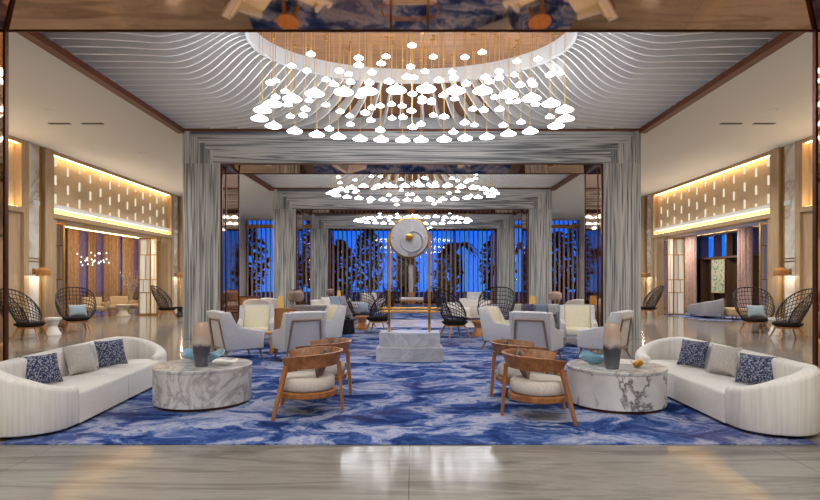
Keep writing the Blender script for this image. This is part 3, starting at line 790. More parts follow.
# ------------------------------------------------------------------ gong
g = thing('gong_stand', 'white alabaster gong disc in a brass stand on a stepped marble plinth', 'gong', (-.03, 10.28, RUG))
def curved_block(hx, hy, z0, z1):
    bm = NB(); n = 20; pts = []
    for i in range(n+1):
        u = i/n*2-1; pts.append((hx*u, -hy-.05*(1-u*u)))
    for i in range(n+1):
        u = 1-i/n*2; pts.append((hx*u, hy+.05*(1-u*u)))
    lo = [bm.verts.new((x, y, z0)) for x, y in pts]; hi = [bm.verts.new((x, y, z1)) for x, y in pts]; m_ = len(pts)
    bm.faces.new(lo[::-1]); top = bm.faces.new(hi)
    for i in range(m_): bm.faces.new((lo[i], lo[(i+1) % m_], hi[(i+1) % m_], hi[i]))
    bmesh.ops.bevel(bm, geom=list(top.edges), offset=.008, segments=2, affect='EDGES'); return bm
obj('plinth_step', curved_block(.61, .30, 0, .25), 'marble_plain', g, True, 30)
obj('plinth_block', curved_block(.555, .255, .25, .52), 'marble_plain', g, True, 30)
for x in (-.385, .365): obj('post', B(x-.024, x+.024, -.03, .03, .52, 2.36, .004), 'brass', g, True, 30)
for z in (.895, .955):
    pts = []
    for i in range(48):
        t = 2*PI*i/48; c, s = math.cos(t), math.sin(t)
        pts.append((.57*math.copysign(abs(c)**.6, c), .24*math.copysign(abs(s)**.6, s), z))
    obj('rail', T(pts, .011, 6, True), 'brass', g)
obj('rail_bracket', B(-.40, .38, -.26, -.235, .89, .96), 'brass', g) if False else None
dz = 2.27
def ydisc(prof, seg, c):
    bm = lathe(NB(), prof, seg); bmesh.ops.transform(bm, matrix=Matrix.Translation(c) @ Matrix.Rotation(R(90), 4, 'X'), verts=bm.verts); return bm
gd = obj('disc', ydisc([(0, -.03), (.35, -.03), (.35, .03), (.30, .036), (0, .036)], 64, (-.01, 0, dz)), 'alabaster', g)
bm = T([(-.01+.362*math.cos(2*PI*i/64), 0, dz+.362*math.sin(2*PI*i/64)) for i in range(64)], .022, 8, True); obj('rim', bm, 'brass', gd)
obj('boss', ydisc([(0, .03), (.07, .03), (.068, .06), (.045, .085), (0, .095)], 32, (-.01, 0, dz+.01)), 'brass', gd)
pts = []; rs = []
for i in range(40):
    t = i/39; a = R(120)-t*R(300); r_ = .10+.10*math.sin(PI*t*.75)
    pts.append((.03+r_*1.15*math.cos(a), -.036, dz-.03+r_*1.15*math.sin(a))); rs.append(.006+.02*math.sin(PI*t))
obj('swirl_relief', T(pts, rs, 8), 'swirl', gd)
for i in range(4):
    a = PI/4*0+i*PI/2; obj('stud', ydisc([(0, .03), (.016, .03), (.012, .045), (0, .048)], 12, (-.01+.31*math.cos(a), 0, dz+.31*math.sin(a))), 'brass', gd)
obj('hanger', B(-.42, .40, -.012, .012, 2.255, 2.285), 'brass', g)

# ------------------------------------------------------------------ black wicker chairs, front = -Y
def make_wicker(label, loc, rz, group, nr=8, nv=22, r=.0105):
    t = thing('wicker_chair', label, 'chair', loc, rz, group)
    def sp(u, v):       # u -1..1 round the back, v 0..1 up
        a = u*R(112); hh = .92*(1-.62*abs(u)**2.4)
        rad = .30+.22*math.sin(min(1, v*1.15)*PI/2)-.06*max(0, v-.75)*4*.5
        return Vector((math.sin(a)*rad*1.0, math.cos(a)*rad*.8+.22*v*(1-.5*abs(u))-.02, .36+hh*v))
    bm = NB()
    for j in range(1, nr+1):
        v = j/(nr+.0)
        if j == nr: continue
        tube(bm, [sp(-1+2*i/24, v) for i in range(25)], r*.95, 5)
    for i in range(nv+1):
        u = -1+2*i/nv; tube(bm, [sp(u, k/6) for k in range(7)], r*.8, 4)
    obj('back_weave', bm, 'wicker', t)
    obj('back_rim', T([sp(-1, 0)]+[sp(-1, .5)]+[sp(-1+2*i/30, 1) for i in range(31)]+[sp(1, .5), sp(1, 0)], .017, 6), 'wicker', t)
    obj('seat', lathe(NB(), [(0, .30), (.26, .31), (.345, .37), (.35, .40), (.33, .40), (0, .36)], 28, sy=.98), 'darkseat', t)
    obj('seat_cushion', lathe(NB(), [(0, .362), (.29, .385), (.315, .41), (.29, .435), (0, .445)], 28, (0, -.02, 0)), 'darkseat', t)
    obj('seat_rail', lathe(NB(), [(.20, .275), (.27, .275), (.27, .315), (.20, .315), (.20, .275)], 24), 'orange', t)
    for x, y in ((-.2, -.2), (.2, -.2), (-.2, .2), (.2, .2)):
        obj('leg', T([(x*.95, y*.95, .30), (x*1.5, y*1.5, 0)], [.028, .017], 8), 'orange', t)
    return t
GK = 'black wicker fan back chairs'
wk = [(PX(27, 13.9), 14.0, 0, 104, 'black wicker fan chair nearest the left wall edge, beside the white stool'), (-9.75, 16.0, 0, 42, 'black wicker fan chair with aqua pillow by the left folding screen'),
      (PX(166, 21.5), 21.6, 0, 104, 'black wicker fan chair at the far end of the left wall'), (PX(757, 15.6), 15.7, 0, -14, 'black wicker fan chair with aqua pillow by the right folding screen'),
      (PX(790, 13.9), 14.0, 0, -104, 'black wicker fan chair nearest the right wall edge'), (PX(649, 21.9), 22.0, 0, -104, 'black wicker fan chair at the far end of the right wall'),
      (PX(378, 15.7), 15.8, RUG, -104, 'black wicker chair just left of the gong, seen from behind'), (PX(362, 17.2), 17.5, 0, 40, 'black wicker chair with pale pillow behind the black drum table'),
      (PX(455, 14.3), 14.4, RUG, 112, 'black wicker chair just right of the gong, seen from behind'), (PX(497, 14.9), 15.2, RUG, -22, 'wide open weave wicker chair right of the small hourglass table'),
      (PX(394, 27.5), 27.5, RUG, 60, 'distant black wicker chair left of the far bench'), (PX(430, 27.5), 27.5, RUG, -60, 'distant black wicker chair right of the far bench')]
proto = None
for x, y, z, a, lb in wk:
    if proto is None: proto = make_wicker(lb, (x, y, z), a, GK)
    else: dup(proto, (x, y, z), a, lb)
pillow('pale aqua pillow on the wicker chair by the left folding screen', 'aqua', (-9.66, 15.93, .45), 42, -22, .46, .36, .14)
pillow('pale aqua pillow on the wicker chair by the right folding screen', 'aqua', (PX(757, 15.6)-.03, 15.55, .45), -14, -22, .46, .36, .14)
pillow('pale blue pillow on the wicker chair behind the black drum table', 'bluegrey', (PX(362, 17.2)+.05, 17.43, .45), 40, -22, .42, .36, .14)
def hourglass(label, loc, mat, r=.2, h=.46, name='side_table', cat='side table'):
    o = obj(name, lathe(NB(), [(0, 0), (r, 0), (r, .05), (r*.75, .12), (r*.52, h*.5), (r*.75, h-.1), (r*1.05, h-.05), (r*1.05, h), (0, h)], 32), mat); o.location = loc
    return tag(o, label, cat)
hourglass('white hourglass stool between the two left wicker chairs', (PX(52, 14.9), 14.95, 0), 'stool', .19, .48, 'stool', 'stool')
hourglass('white hourglass stool behind the right wicker chairs', (PX(773, 15.2), 15.1, 0), 'stool', .17, .46, 'stool', 'stool')
hourglass('small reddish wood hourglass table right of the gong', (PX(478.5, 14.5), 14.6, RUG), 'orange', .16, .42)
hourglass('small reddish wood table between the left wicker chairs near the gong', (PX(362, 16.6), 16.6, RUG), 'orange', .2, .4)
hourglass('small dark stool beside the far left wicker chair', (PX(180, 22.4), 22.4, 0), 'black', .16, .42, 'stool', 'stool')
o = obj('drum_table', lathe(NB(), [(0, 0), (.18, 0), (.19, .02), (.17, .36), (.24, .37), (.24, .4), (0, .4)], 32), 'black'); o.location = (PX(348, 15.3), 15.3, RUG); tag(o, 'black drum side table left of the gong with a small plant', 'side table')
p = thing('potted_plant', 'small green plant in a bowl on the black drum table', 'plant', (PX(348, 15.3), 15.3, .4+RUG))
obj('bowl', lathe(NB(), [(0, 0), (.05, 0), (.09, .05), (.08, .05), (0, .03)], 20), 'black', p)
bm = NB()
for k in range(26):
    a = k*2.4; r_ = .03+.05*rnd.random(); c_ = Vector((math.cos(a)*r_, math.sin(a)*r_, .05+.06*rnd.random()))
    d1 = Vector((math.cos(a), math.sin(a), .6))*.03; d2 = Vector((-math.sin(a), math.cos(a), 0))*.015
    bm.faces.new([bm.verts.new(c_+q) for q in (-d1, d2, d1, -d2)])
obj('leaves', bm, 'leaf', p, False)
o = obj('drum_table', lathe(NB(), [(0, 0), (.26, 0), (.27, .02), (.25, .42), (.28, .43), (.28, .46), (0, .46)], 32), 'black'); o.location = (PX(357, 20.8), 20.9, RUG); tag(o, 'black drum table by the white sofa beyond the gong', 'side table')

# ------------------------------------------------------------------ second bay seating, lamps
def boxsofa(name, label, loc, rz, w, mat, dp=.85, hb=.72):
    t = thing(name, label, 'sofa' if w > 1.2 else 'armchair', loc, rz)
    obj('seat_base', B(-w/2, w/2, -dp/2, dp/2, .10, .27, .03), mat, t)
    n = 2 if w > 1.2 else 1
    for k in range(n):
        x0 = -w/2+.16+k*(w-.32)/n; obj('seat_cushion', B(x0+.006, x0+(w-.32)/n-.006, -dp/2-.01, dp/2-.2, .27, .42, .04, 3), 'seat' if mat != 'greyfab' else mat, t)
    for s in (-1, 1):
        q = sorted((s*(w/2-.15), s*(w/2))); obj('armrest', B(q[0], q[1], -dp/2, dp/2, .12, .58, .05, 3), mat, t)
    obj('backrest', prism(NB(), [(dp/2-.22, .27), (dp/2, .27), (dp/2+.08, hb), (dp/2-.1, hb)], -w/2+.02, w/2-.02, .04), mat, t)
    for x in (-1, 1):
        for y in (-1, 1): obj('leg', T([(x*(w/2-.1), y*(dp/2-.1), .11), (x*(w/2-.08), y*(dp/2-.08), 0)], [.025, .017], 8), 'greywood', t)
    return t
boxsofa('upholstered_sofa', 'white sofa beyond the left armchairs with pale pillows', (-2.9, 21.9, RUG), 60, 2.4, 'seat')
pillow('white pillow at the near end of the far left white sofa', 'seat', (-3.25, 21.1, .44+RUG), 60, -18, .5, .42, .16)
pillow('blue grey pillow in the middle of the far left white sofa', 'bluegrey', (-3.0, 21.7, .44+RUG), 55, -18, .5, .44, .16)
pillow('grey pillow at the rear end of the far left white sofa', 'greyfab', (-2.75, 22.25, .44+RUG), 60, -18, .46, .42, .16)
make_sofa('curved grey sofa with its back to the camera behind the left armchairs', (-3.0, 19.3, 0), 172, 'greyfab', 'seat', 1.1)
boxsofa('lounge_chair', 'white lounge chair in front of the far left slats', (-1.9, 26.8, RUG), 40, .9, 'seat', .85, .85)
boxsofa('upholstered_sofa', 'white sofa right of the gong beyond the wicker chairs', (PX(470, 19.5), 21.2, RUG), -66, 2.2, 'seat')
pillow('large pale grey pillow on the white sofa right of the gong', 'chair_out', (PX(474, 20.5), 21.7, .44+RUG), -66, -18, .52, .46, .16)
boxsofa('lounge_chair', 'white lounge chair before the far right slats', (2.9, 27.2, RUG), -35, .9, 'seat', .85, .88)
boxsofa('upholstered_sofa', 'grey sofa behind the right armchair group', (3.3, 16.3, RUG), -12, 2.2, 'greyfab', .85, .74)
for px, mt, nm in ((517, 'seat', 'white'), (529, 'mauve', 'mauve'), (541, 'bluegrey', 'blue grey'), (553, 'chair_out', 'pale grey')):
    pillow('%s pillow on the grey sofa behind the right armchairs' % nm, mt, (PX(px, 16.2), 16.25+(537-px)*.006, .44+RUG), -12, -18, .32, .36, .12)
boxsofa('upholstered_sofa', 'pale sofa with hatched blue cushions behind the left armchairs', (-3.55, 17.2, 0), 8, 1.7, 'chair_out', .85, .8) if False else None
# woven tub chair behind the left group
t = thing('rattan_chair', 'woven honey rattan tub chair behind the left armchair group', 'armchair', (PX(282, 15.0), 15.05, RUG), 170)
secs = []
for i in range(31):
    u = i/30*2-1; a = u*R(140); x, y = math.sin(a), math.cos(a); top = .72-.1*abs(u)**2
    secs.append([(x*q, y*q, z) for q, z in ((.28, .10), (.31, .10), (.36, top), (.33, top+.01))])
obj('shell', loft(NB(), secs), 'rattan', t); obj('seat_cushion', lathe(NB(), [(0, .3), (.27, .3), (.29, .34), (.27, .4), (0, .41)], 28), 'seat', t)
obj('base', lathe(NB(), [(0, 0), (.26, 0), (.28, .3), (0, .3)], 28), 'rattan', t)
def cone_lamp(label, loc):
    t = thing('cone_lamp', label, 'table lamp', loc)
    obj('shade', lathe(NB(), [(0, .03), (.105, .03), (.07, .40), (.05, .415), (0, .415)], 28), 'lampgold', t)
    obj('base', lathe(NB(), [(0, 0), (.09, 0), (.09, .03), (0, .03)], 24), 'brass', t)
def woven_lamp(label, loc, k=1):
    t = thing('woven_lamp', label, 'table lamp', loc)
    obj('lamp_shade', lathe(NB(), [(.16*k, .30*k), (.23*k, .34*k), (.27*k, .45*k), (.25*k, .58*k), (.17*k, .65*k), (.14*k, .65*k), (.2*k, .5*k), (.16*k, .30*k)], 36), 'woven', t)
    obj('cap', lathe(NB(), [(0, .645*k), (.14*k, .645*k), (.06*k, .68*k), (0, .69*k)], 20), 'bronze', t)
    for q in range(3):
        a = q*2*PI/3+.4; obj('leg', T([(.13*k*math.cos(a), .13*k*math.sin(a), .34*k), (.2*k*math.cos(a), .2*k*math.sin(a), 0)], .016*k, 6), 'orange', t)
    obj('stretcher', lathe(NB(), [(0, .3*k), (.17*k, .3*k), (.17*k, .32*k), (0, .32*k)], 20), 'orange', t)
def round_table(label, loc, r, h, mat='teak'):
    t = thing('pedestal_table', label, 'side table', loc)
    obj('tabletop', lathe(NB(), [(0, h-.03), (r, h-.03), (r, h), (0, h)], 36), mat, t); obj('pedestal', lathe(NB(), [(0, 0), (r*.6, 0), (r*.55, .03), (.05, .06), (.05, h-.03), (0, h-.03)], 24), mat, t)
def on_table(px, d, h, label_t, r=.3):
    loc = (PX(px, d), d, 0); round_table(label_t, (loc[0], loc[1], RUG if abs(loc[0]) < 3.3 and loc[1] < 17 else 0), r, h); return (loc[0], loc[1], h+(RUG if abs(loc[0]) < 3.3 and loc[1] < 17 else 0))
cone_lamp('glowing gold cone lamp behind the left armchair group', on_table(280.5, 17.6, .58, 'dark wood pedestal table under the left gold cone lamp', .28))
woven_lamp('large woven shade lamp on tripod legs behind the left armchairs', on_table(295.5, 17.9, .48, 'dark wood pedestal table under the large woven lamp', .36), 1.05)
cone_lamp('glowing gold cone lamp behind the right armchair group', on_table(532.5, 17.7, .58, 'dark wood pedestal table under the right gold cone lamp', .28))
woven_lamp('woven shade lamp on tripod legs beyond the right armchairs', on_table(555, 21.5, .40, 'dark wood pedestal table under the right woven lamp', .36), 1.0)
woven_lamp('small distant woven lamp right of the third left column', on_table(330, 27.0, .55, 'dark pedestal table under the small distant woven lamp', .3), .8)
cone_lamp('small distant gold cone lamp beside the distant woven lamp', on_table(339, 27.6, .58, 'dark pedestal table under the small distant gold lamp', .25))
def tub(label, loc, rz, mat):
    t = thing('tub_chair', label, 'armchair', loc, rz)
    path = [Vector((.42*math.sin(R(q)), .42*math.cos(R(q)), 0)) for q in range(-120, 121, 12)]
    obj('backrest', shell_bm(path, lambda s: .55+.25*math.sin(PI*s), .12, .15), mat, t, True, 50)
    obj('seat_cushion', lathe(NB(), [(0, .16), (.36, .16), (.38, .3), (.36, .42), (0, .43)], 32), mat, t)
    for q in range(4):
        a = PI/4+q*PI/2; obj('leg', T([(.3*math.cos(a), .3*math.sin(a), .17), (.36*math.cos(a), .36*math.sin(a), 0)], [.025, .016], 8), 'greywood', t)
tub('rounded taupe tub chair seen left of the middle marble column', (PX(256, 21.0), 21.0, 0), 190, 'cushion')
tub('rounded white tub chair beside the taupe one at the left', (PX(270, 22.0), 22.2, 0), 170, 'seat')
tub('rounded pale grey tub chair right of the woven lamp', (PX(575, 21.0), 20.6, 0), 170, 'cushion')
t = thing('sideboard', 'low dark wooden sideboard against the left mirrored jamb', 'sideboard', (PX(243, 25.0), 25.2, 0), 0)
obj('body', B(-.7, .7, -.22, .22, .12, .72, .01), 'teak', t); obj('top', B(-.73, .73, -.25, .25, .72, .76, .006), 'bronze', t)
for x in (-.33, .33): obj('handle', B(x*.2-.01, x*.2+.01, -.25, -.235, .35, .5), 'brass', obj('door', B(x-.32, x+.32, -.235, -.22, .15, .70), 'teak_z', t))
for x in (-.62, .62): obj('leg', B(x-.03, x+.03, -.15, .15, 0, .12), 'bronze', t)
# far bench and totem lamp in the axis
t = thing('bench', 'distant wooden frame bench with a white cushion in the axis', 'bench', (PX(411.5, 31), 31.0, RUG), 0)
obj('seat_cushion', B(-.7, .7, -.3, .3, .36, .50, .04, 3), 'seat', t); obj('frame', B(-.72, .72, -.31, .31, .27, .36, .01), 'orange', t)
for x in (-.66, .66):
    for y in (-.26, .26): obj('leg', B(x-.03, x+.03, y-.03, y+.03, 0, .27), 'orange', t)
t = thing('totem_sculpture', 'slim pale stone totem on a wooden foot behind the gong', 'sculpture', (PX(411, 33.9), 34.2, 0), 0)
obj('base', B(-.22, .22, -.16, .16, 0, .75, .02), 'orange', t)
obj('shaft', lathe(NB(), [(0, .75), (.13, .76), (.16, 1.2), (.15, 1.9), (.17, 2.35), (.10, 2.45), (0, 2.46)], 24), 'stool', t)

# ------------------------------------------------------------------ side wall fittings: sconces, screens, alcove furniture
def sconce(s, y, label):
    t = thing('wall_sconce', label, 'wall lamp', (s*(XW+.02), y, 1.62), 0)
    c = (-s*.28, 0, 0)
    ls = obj('lamp_shade', lathe(NB(), [(.17, .0), (.18, .02), (.175, .15), (.10, .22), (0, .235), (0, .22), (.09, .205), (.16, .14), (.165, .0), (.17, .0)], 28, c), 'rattan', t)
    obj('arm', T([(0, 0, .12), (c[0], 0, .12)], .014, 6), 'brass', t); q = sorted((0, -s*.03)); obj('wall_plate', B(q[0], q[1], -.05, .05, .04, .2), 'brass', t)
    obj('bulb', lathe(NB(), [(0, .03), (.05, .05), (.055, .09), (.03, .14), (0, .15)], 16, c), 'glint', ls)
    return (s*XW+c[0], y, 1.66)
sc_pos = [sconce(-1, 15.43, 'woven wall sconce on the near left marble pier'), sconce(-1, 24.62, 'woven wall sconce on the far left marble pier'),
          sconce(1, 15.43, 'woven wall sconce on the near right marble pier'), sconce(1, 24.62, 'woven wall sconce on the far right marble pier')]
def screen(label, s, y, x0, x1, z1=3.28, fold=.25):
    t = thing('folding_screen', label, 'screen', (0, 0, 0), 0)
    xs = [x0, (x0+x1)/2, x1]; ys = [y, y+fold, y]
    for k in range(2):
        a = Vector((s*xs[k], ys[k], 0)); b_ = Vector((s*xs[k+1], ys[k+1], 0)); dr = b_-a; ln = dr.length; ang = math.atan2(dr.y, dr.x)
        mt = Matrix.Translation(a) @ Matrix.Rotation(ang, 4, 'Z')
        bm = NB(); box(bm, .02, ln-.02, -.012, .012, .06, z1-.03); bmesh.ops.transform(bm, matrix=mt, verts=bm.verts); obj('panel', bm, 'screen', t, False)
        bm = NB()
        box(bm, 0, .045, -.025, .025, 0, z1); box(bm, ln-.045, ln, -.025, .025, 0, z1); box(bm, 0, ln, -.025, .025, .03, .08); box(bm, 0, ln, -.025, .025, z1-.05, z1)
        for z in (.95, 1.5, 2.55): box(bm, 0, ln, -.02, .02, z, z+.03)
        for xx, z0, z2 in ((.35, .08, .95), (.62, .95, 1.5), (.45, 1.5, 2.55), (.3, 2.55, z1)): box(bm, ln*xx-.012, ln*xx+.012, -.02, .02, z0, z2)
        bmesh.ops.transform(bm, matrix=mt, verts=bm.verts); obj('frame', bm, 'brass', t, False)
screen('white folding screen with brass grid at the near end of the left opening', -1, 17.0, 10.75, 11.7)
screen('white folding screen with brass grid at the far end of the left opening', -1, 23.2, 10.75, 11.55)
screen('white folding screen with brass grid at the near end of the right opening', 1, 17.0, 10.75, 11.7)
screen('white folding screen with brass grid at the far end of the right opening', 1, 23.2, 10.75, 11.5)
def curtain(label, s, x, y0, y1, mat, amp=.05, wl=.22, h=3.6):
    bm = NB(); n = int((y1-y0)/.03); th = .006; secs = []
    for i in range(n+1):
        y = y0+(y1-y0)*i/n; o = amp*math.sin(2*PI*(y-y0)/wl)+amp*.4*math.sin(2*PI*(y-y0)/(wl*2.7)+1)
        secs.append([(s*x+o, y, .01), (s*x+o+th, y, .01), (s*x+o+th, y, h), (s*x+o, y, h)])
    o = obj('curtain', loft(bm, secs), mat, None, True, 60); return tag(o, label, 'curtain')
lab = ['nearest the opening', 'second from the opening edge', 'in the middle of the alcove window', 'right of the middle', 'second from the far end', 'at the far end of the window']
ys = [(16.0, 21.9), (22.3, 23.0), (23.7, 24.3), (24.9, 26.1), (26.5, 27.6), (28.1, 29.7)]
for (a, c), w in zip(ys, lab): curtain('brown sheer curtain of the left alcove, %s' % w, -1, 14.0, a, c, 'curtain')
for q, w in enumerate(('first', 'second', 'third', 'fourth', 'fifth')):
    curtain('translucent violet sheer in the %s gap between the brown alcove curtains' % w, -1, 14.08, ys[q][1]-.15, ys[q+1][0]+.15, 'sheer', .03, .16)
curtain('mauve sheer curtain left of the right alcove display wall', 1, 13.2, 25.6, 27.6, 'curtain_m')
curtain('mauve sheer curtain right of the right alcove display wall', 1, 13.2, 21.4, 22.3, 'curtain_m')
wl = thing('window_2', 'dusk window behind the brown curtains of the left alcove', 'window', (-14.2, 15.6, 0)); wl['kind'] = 'structure'
struct('pane', B(-.01, .0, 0, 14.2, 0, 3.62), 'glass', '', wl)
bm = NB()
for k in range(9): box(bm, -.05, .05, k*1.75, k*1.75+.06, 0, 3.62)
struct('mullions', bm, 'darkframe', '', wl)
wr = thing('window_3', 'dusk window behind the display wall of the right alcove', 'window', (14.3, 15.6, 0)); wr['kind'] = 'structure'
struct('pane', B(0, .01, 0, 14.2, 0, 3.62), 'glass', '', wr)
# right alcove display wall
t = thing('display_wall', 'dark bronze and smoked glass display wall in the right alcove', 'shelf', (13.55, 18.0, 0), 0)
bm = NB()
for y in (0, 1.4, 2.6, 3.7, 4.6, 5.6, 6.6, 7.7, 9.0, 10.5): box(bm, -.06, .3, y, y+.1, 0, 3.6)
obj('posts', bm, 'darkframe', t, False)
for z in (.02, 2.45, 3.5): obj('shelf', B(-.05, .3, .05, 10.5, z, z+.08), 'darkframe', t, False)
for y0, y1, z0, z1 in ((2.7, 3.7, .1, 2.45), (3.8, 4.6, .1, 2.45), (5.7, 6.6, .1, 2.45), (6.7, 7.7, .1, 2.45), (7.8, 9.0, 2.5, 3.5), (.1, 2.6, .1, 3.5), (7.8, 9.0, .1, 2.45), (4.7, 5.6, .1, 2.45), (9.1, 10.5, .1, 3.5), (4.7, 5.6, 2.5, 3.5)):
    obj('back_panel', B(.2, .26, y0, y1, z0, z1), 'smoke' if z0 > 2 else 'plinth', t, False)
for z in (.55, 1.0, 1.45, 1.9): obj('niche_shelf', B(.0, .25, 3.8, 4.6, z, z+.03), 'teak', t, False)
t = thing('painting', 'tall pale green leaf painting on the right alcove display wall', 'painting', (13.42, 24.15, 0.95), 0)
obj('canvas', B(0, .03, -.52, .52, 0, 1.45), 'art', t, False)
bm = NB(); box(bm, -.01, .04, -.55, -.52, -.03, 1.48); box(bm, -.01, .04, .52, .55, -.03, 1.48); box(bm, -.01, .04, -.52, .52, -.03, 0); box(bm, -.01, .04, -.52, .52, 1.45, 1.48)
obj('picture_frame', bm, 'brass', t, False)
# chaise and ottoman
t = thing('chaise', 'low grey chaise with a sloping back in the right alcove', 'chaise', (11.75, 22.0, RUG), 80)
path = catmull([(-.9, -.3, 0), (-.95, 0, 0), (-.8, .36, 0), (-.2, .42, 0), (.5, .42, 0), (.95, .38, 0)], 6)
obj('backrest', shell_bm(path, lambda s: .78-.38*s, .12, .12), 'greyfab', t, True, 50); obj('seat_cushion', B(-.85, .95, -.38, .36, .12, .4, .05, 3), 'greyfab', t)
for x in (-.75, .8):
    for y in (-.3, .3): obj('leg', T([(x, y, .13), (x, y, 0)], .02, 8), 'darkframe', t)
t = thing('ottoman', 'low beige upholstered bench behind the grey chaise', 'bench', (12.3, 20.3+.7, RUG), 80) 
obj('seat_cushion', B(-.5, .5, -.3, .3, .12, .42, .05, 3), 'beige', t)
for x in (-.4, .4):
    for y in (-.22, .22): obj('leg', T([(x, y, .13), (x, y, 0)], .02, 8), 'darkframe', t)
# left alcove seats
def lounge(label, x, y, rz):
    t = thing('lounge_chair', label, 'armchair', (x, y, 0), rz)
    obj('seat_cushion', B(-.34, .34, -.36, .25, .28, .44, .05, 3), 'beige', t); obj('backrest', prism(NB(), [(.18, .36), (.32, .36), (.40, .80), (.28, .80)], -.36, .36, .05), 'beige', t)
    for s in (-1, 1):
        q = sorted((s*.34, s*.42)); obj('armrest', B(q[0], q[1], -.34, .32, .3, .58, .03, 3), 'beige', t)
    obj('frame', B(-.38, .38, -.34, .3, .24, .29, .01), 'greywood', t)
    for x_ in (-.34, .34):
        for y_ in (-.3, .28): obj('leg', T([(x_, y_, .25), (x_, y_, 0)], .022, 8), 'greywood', t)
lounge('beige lounge chair at the left in the left alcove', PX(92, 22.2), 22.3, 40); lounge('beige lounge chair in the middle of the left alcove', PX(116, 23.4), 23.6, 25); lounge('beige lounge chair nearest the far screen of the left alcove', PX(136, 24.2), 24.5, -20)
hourglass('pale stone hourglass table in front of the alcove lounge chairs', (PX(123, 22.5), 22.5, 0), 'stone', .28, .5)
t = thing('branch_vase', 'tall vase of pale dried branches behind the alcove chairs', 'plant', (PX(130, 25.2), 25.3, 0), 0)
obj('vase', lathe(NB(), [(0, 0), (.12, 0), (.17, .25), (.1, .55), (.12, .62), (.09, .62), (0, .5)], 24), 'stone', t)
bm = NB()
for k in range(22):
    a = k*2.4; r_ = .25+.25*rnd.random(); h = 1.0+.7*rnd.random()
    tube(bm, [(0, 0, .5), (r_*.4*math.cos(a), r_*.4*math.sin(a), .5+h*.5), (r_*math.cos(a), r_*math.sin(a), .5+h)], [.007, .005, .004], 4)
    for q in range(5):
        s = .45+.13*q; p = Vector((r_*s*math.cos(a), r_*s*math.sin(a), .5+h*s)); d1 = Vector((rnd.uniform(-1,1), rnd.uniform(-1,1), rnd.uniform(-1,1))).normalized()*.06; d2 = d1.cross(Vector((0,.3,1))).normalized()*.035
        bm.faces.new([bm.verts.new(p+v_) for v_ in (-d1, d2, d1, -d2)])
obj('branches', bm, 'stone', t, False)
t = thing('glass_chandelier', 'small cluster of glowing glass drops hanging in the left alcove', 'chandelier', (PX(91, 21.0), 21.2, 0), 0)
bm = NB(); bw = NB()
for k in range(26):
    a = k*2.4; r_ = .08*math.sqrt(k); z = 2.0+.55*rnd.random(); x, y = r_*math.cos(a)*1.5, r_*math.sin(a)
    lathe(bm, [(0, 0), (.03, .02), (.02, .06), (0, .07)], 6, (x, y, z)); tube(bw, [(x, y, z+.06), (x*.5, y*.5, 3.6)], .003, 4)
d = obj('glass_drops', bm, 'glint', t); obj('wires', bw, 'brass', t); obj('canopy', lathe(NB(), [(0, 3.58), (.35, 3.58), (.35, 3.618), (0, 3.618)], 24), 'brass', t)

# ------------------------------------------------------------------ ceiling fittings and lights
def light(kind, name, loc, energy, col=(1,.9,.78), size=.2, rot=(0,0,0), spot=None):
    l = bpy.data.lights.new(name, kind); l.energy = energy; l.color = col
    if kind == 'AREA': l.shape = 'DISK'; l.size = size; l.spread = R(138) if name == 'downlight_source' else PI
    else: l.shadow_soft_size = size
    if kind == 'SPOT': l.spot_size = R(spot or 110); l.spot_blend = .8
    o = bpy.data.objects.new(name, l); C.objects.link(o); o.location = loc; o.rotation_euler = rot; return o
def downlight(x, y, z, e, label, r=.09):
    t = thing('downlight', label, 'downlight', (x, y, z), 0, 'recessed ceiling downlights')
    obj('trim_ring', lathe(NB(), [(r, -.012), (r+.03, -.012), (r+.03, 0), (r, 0), (r, -.012)], 24), 'white', t)
    obj('lens', lathe(NB(), [(0, -.006), (r, -.006), (r, 0), (0, 0)], 24), 'ceil', t)
    light('AREA', 'downlight_source', (x, y, z-.02), e, (1, .96, .90), .18)
for s in (-1, 1):
    for y in (2.2, 5.8, 9.3, 12.3, 16.5, 19.5, 22.5, 27.0, 31.0):
        downlight(s*8.1, y, ZC, 66, 'round recessed downlight in the %s aisle ceiling' % ('left' if s < 0 else 'right'))
    for i, y in enumerate((13.35,)):
        for q, x in enumerate((7.75, 8.55)):
            o = obj('ceiling_vent', B(s*x-.26, s*x+.26, y-.05, y+.05, ZC-.012, ZC), 'vent', None, False); tag(o, 'dark slot vent in the %s aisle ceiling, %s of the pair' % ('left' if s < 0 else 'right', 'inner' if q == 0 else 'outer'), 'vent')
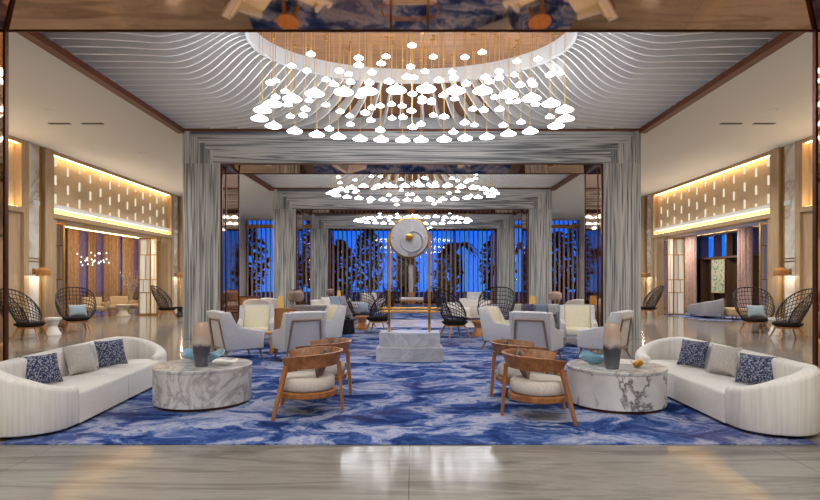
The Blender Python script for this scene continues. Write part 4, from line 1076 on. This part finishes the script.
# unseen downlights added behind the viewpoint to light the portal faces
for x in (-3.6, -1.2, 1.2, 3.6):
    for y in (-1.5, 2.0): downlight(x, y, 5.9, 60, 'added unseen downlight in the bay ceiling behind the viewpoint')
for p in sc_pos: light('POINT', 'sconce_source', (p[0], p[1], p[2]-.02), 10, (1, .86, .68), .05)
for s in (-1, 1):
    for y in (18.5, 22.5, 26.0): light('AREA', 'alcove_fill', (s*12.2, y, 3.6), 70, (1, .86, .68), .2)  # fill lights without fixtures, added to brighten the alcoves

for s in (-1, 1):                             # added fill aimed up from each panel ledge to brighten the aisle ceiling
    for a, c in ((-1, 6.05), (7.2, 14.95), (16.1, 24.15)):
        l = light('AREA', 'ceiling_fill_source', (s*(XW-.02), (a+c)/2, 3.50), 22, (1, .92, .80), .1, (R(180), R(-s*25), 0))
        l.data.shape = 'RECTANGLE'; l.data.size = .06; l.data.size_y = c-a-.4
# ------------------------------------------------------------------ world, camera, view
w = bpy.data.worlds.new('dusk'); sc.world = w; w.use_nodes = True; nt = w.node_tree; bg = nt.nodes['Background']
tc = nt.nodes.new('ShaderNodeTexCoord'); sx = nt.nodes.new('ShaderNodeSeparateXYZ'); nt.links.new(tc.outputs['Generated'], sx.inputs[0])
nt.links.new(ramp(nt, sx.outputs['Z'], [(0.0, (24,122,255)), (.12, (0,102,255)), (.6, (0,60,200))]), bg.inputs['Color']); bg.inputs['Strength'].default_value = 1.15
cam = bpy.data.cameras.new('camera'); cam.sensor_width = 36; cam.lens = F*36/820; cam.shift_y = 30/820; cam.shift_x = -3/820; cam.clip_end = 300
co = bpy.data.objects.new('camera', cam); C.objects.link(co); co.location = (.03, 0, H); co.rotation_euler = (R(90), 0, 0); sc.camera = co
vs = sc.view_settings; vs.view_transform = 'Standard'; vs.look = 'None'; vs.gamma = 1; vs.use_curve_mapping = False; vs.exposure = .32
cy = sc.cycles; cy.use_denoising = True; cy.max_bounces = 8; cy.diffuse_bounces = 4; cy.glossy_bounces = 5; cy.transparent_max_bounces = 12
cy.sample_clamp_indirect = 6; cy.caustics_reflective = False; cy.caustics_refractive = False
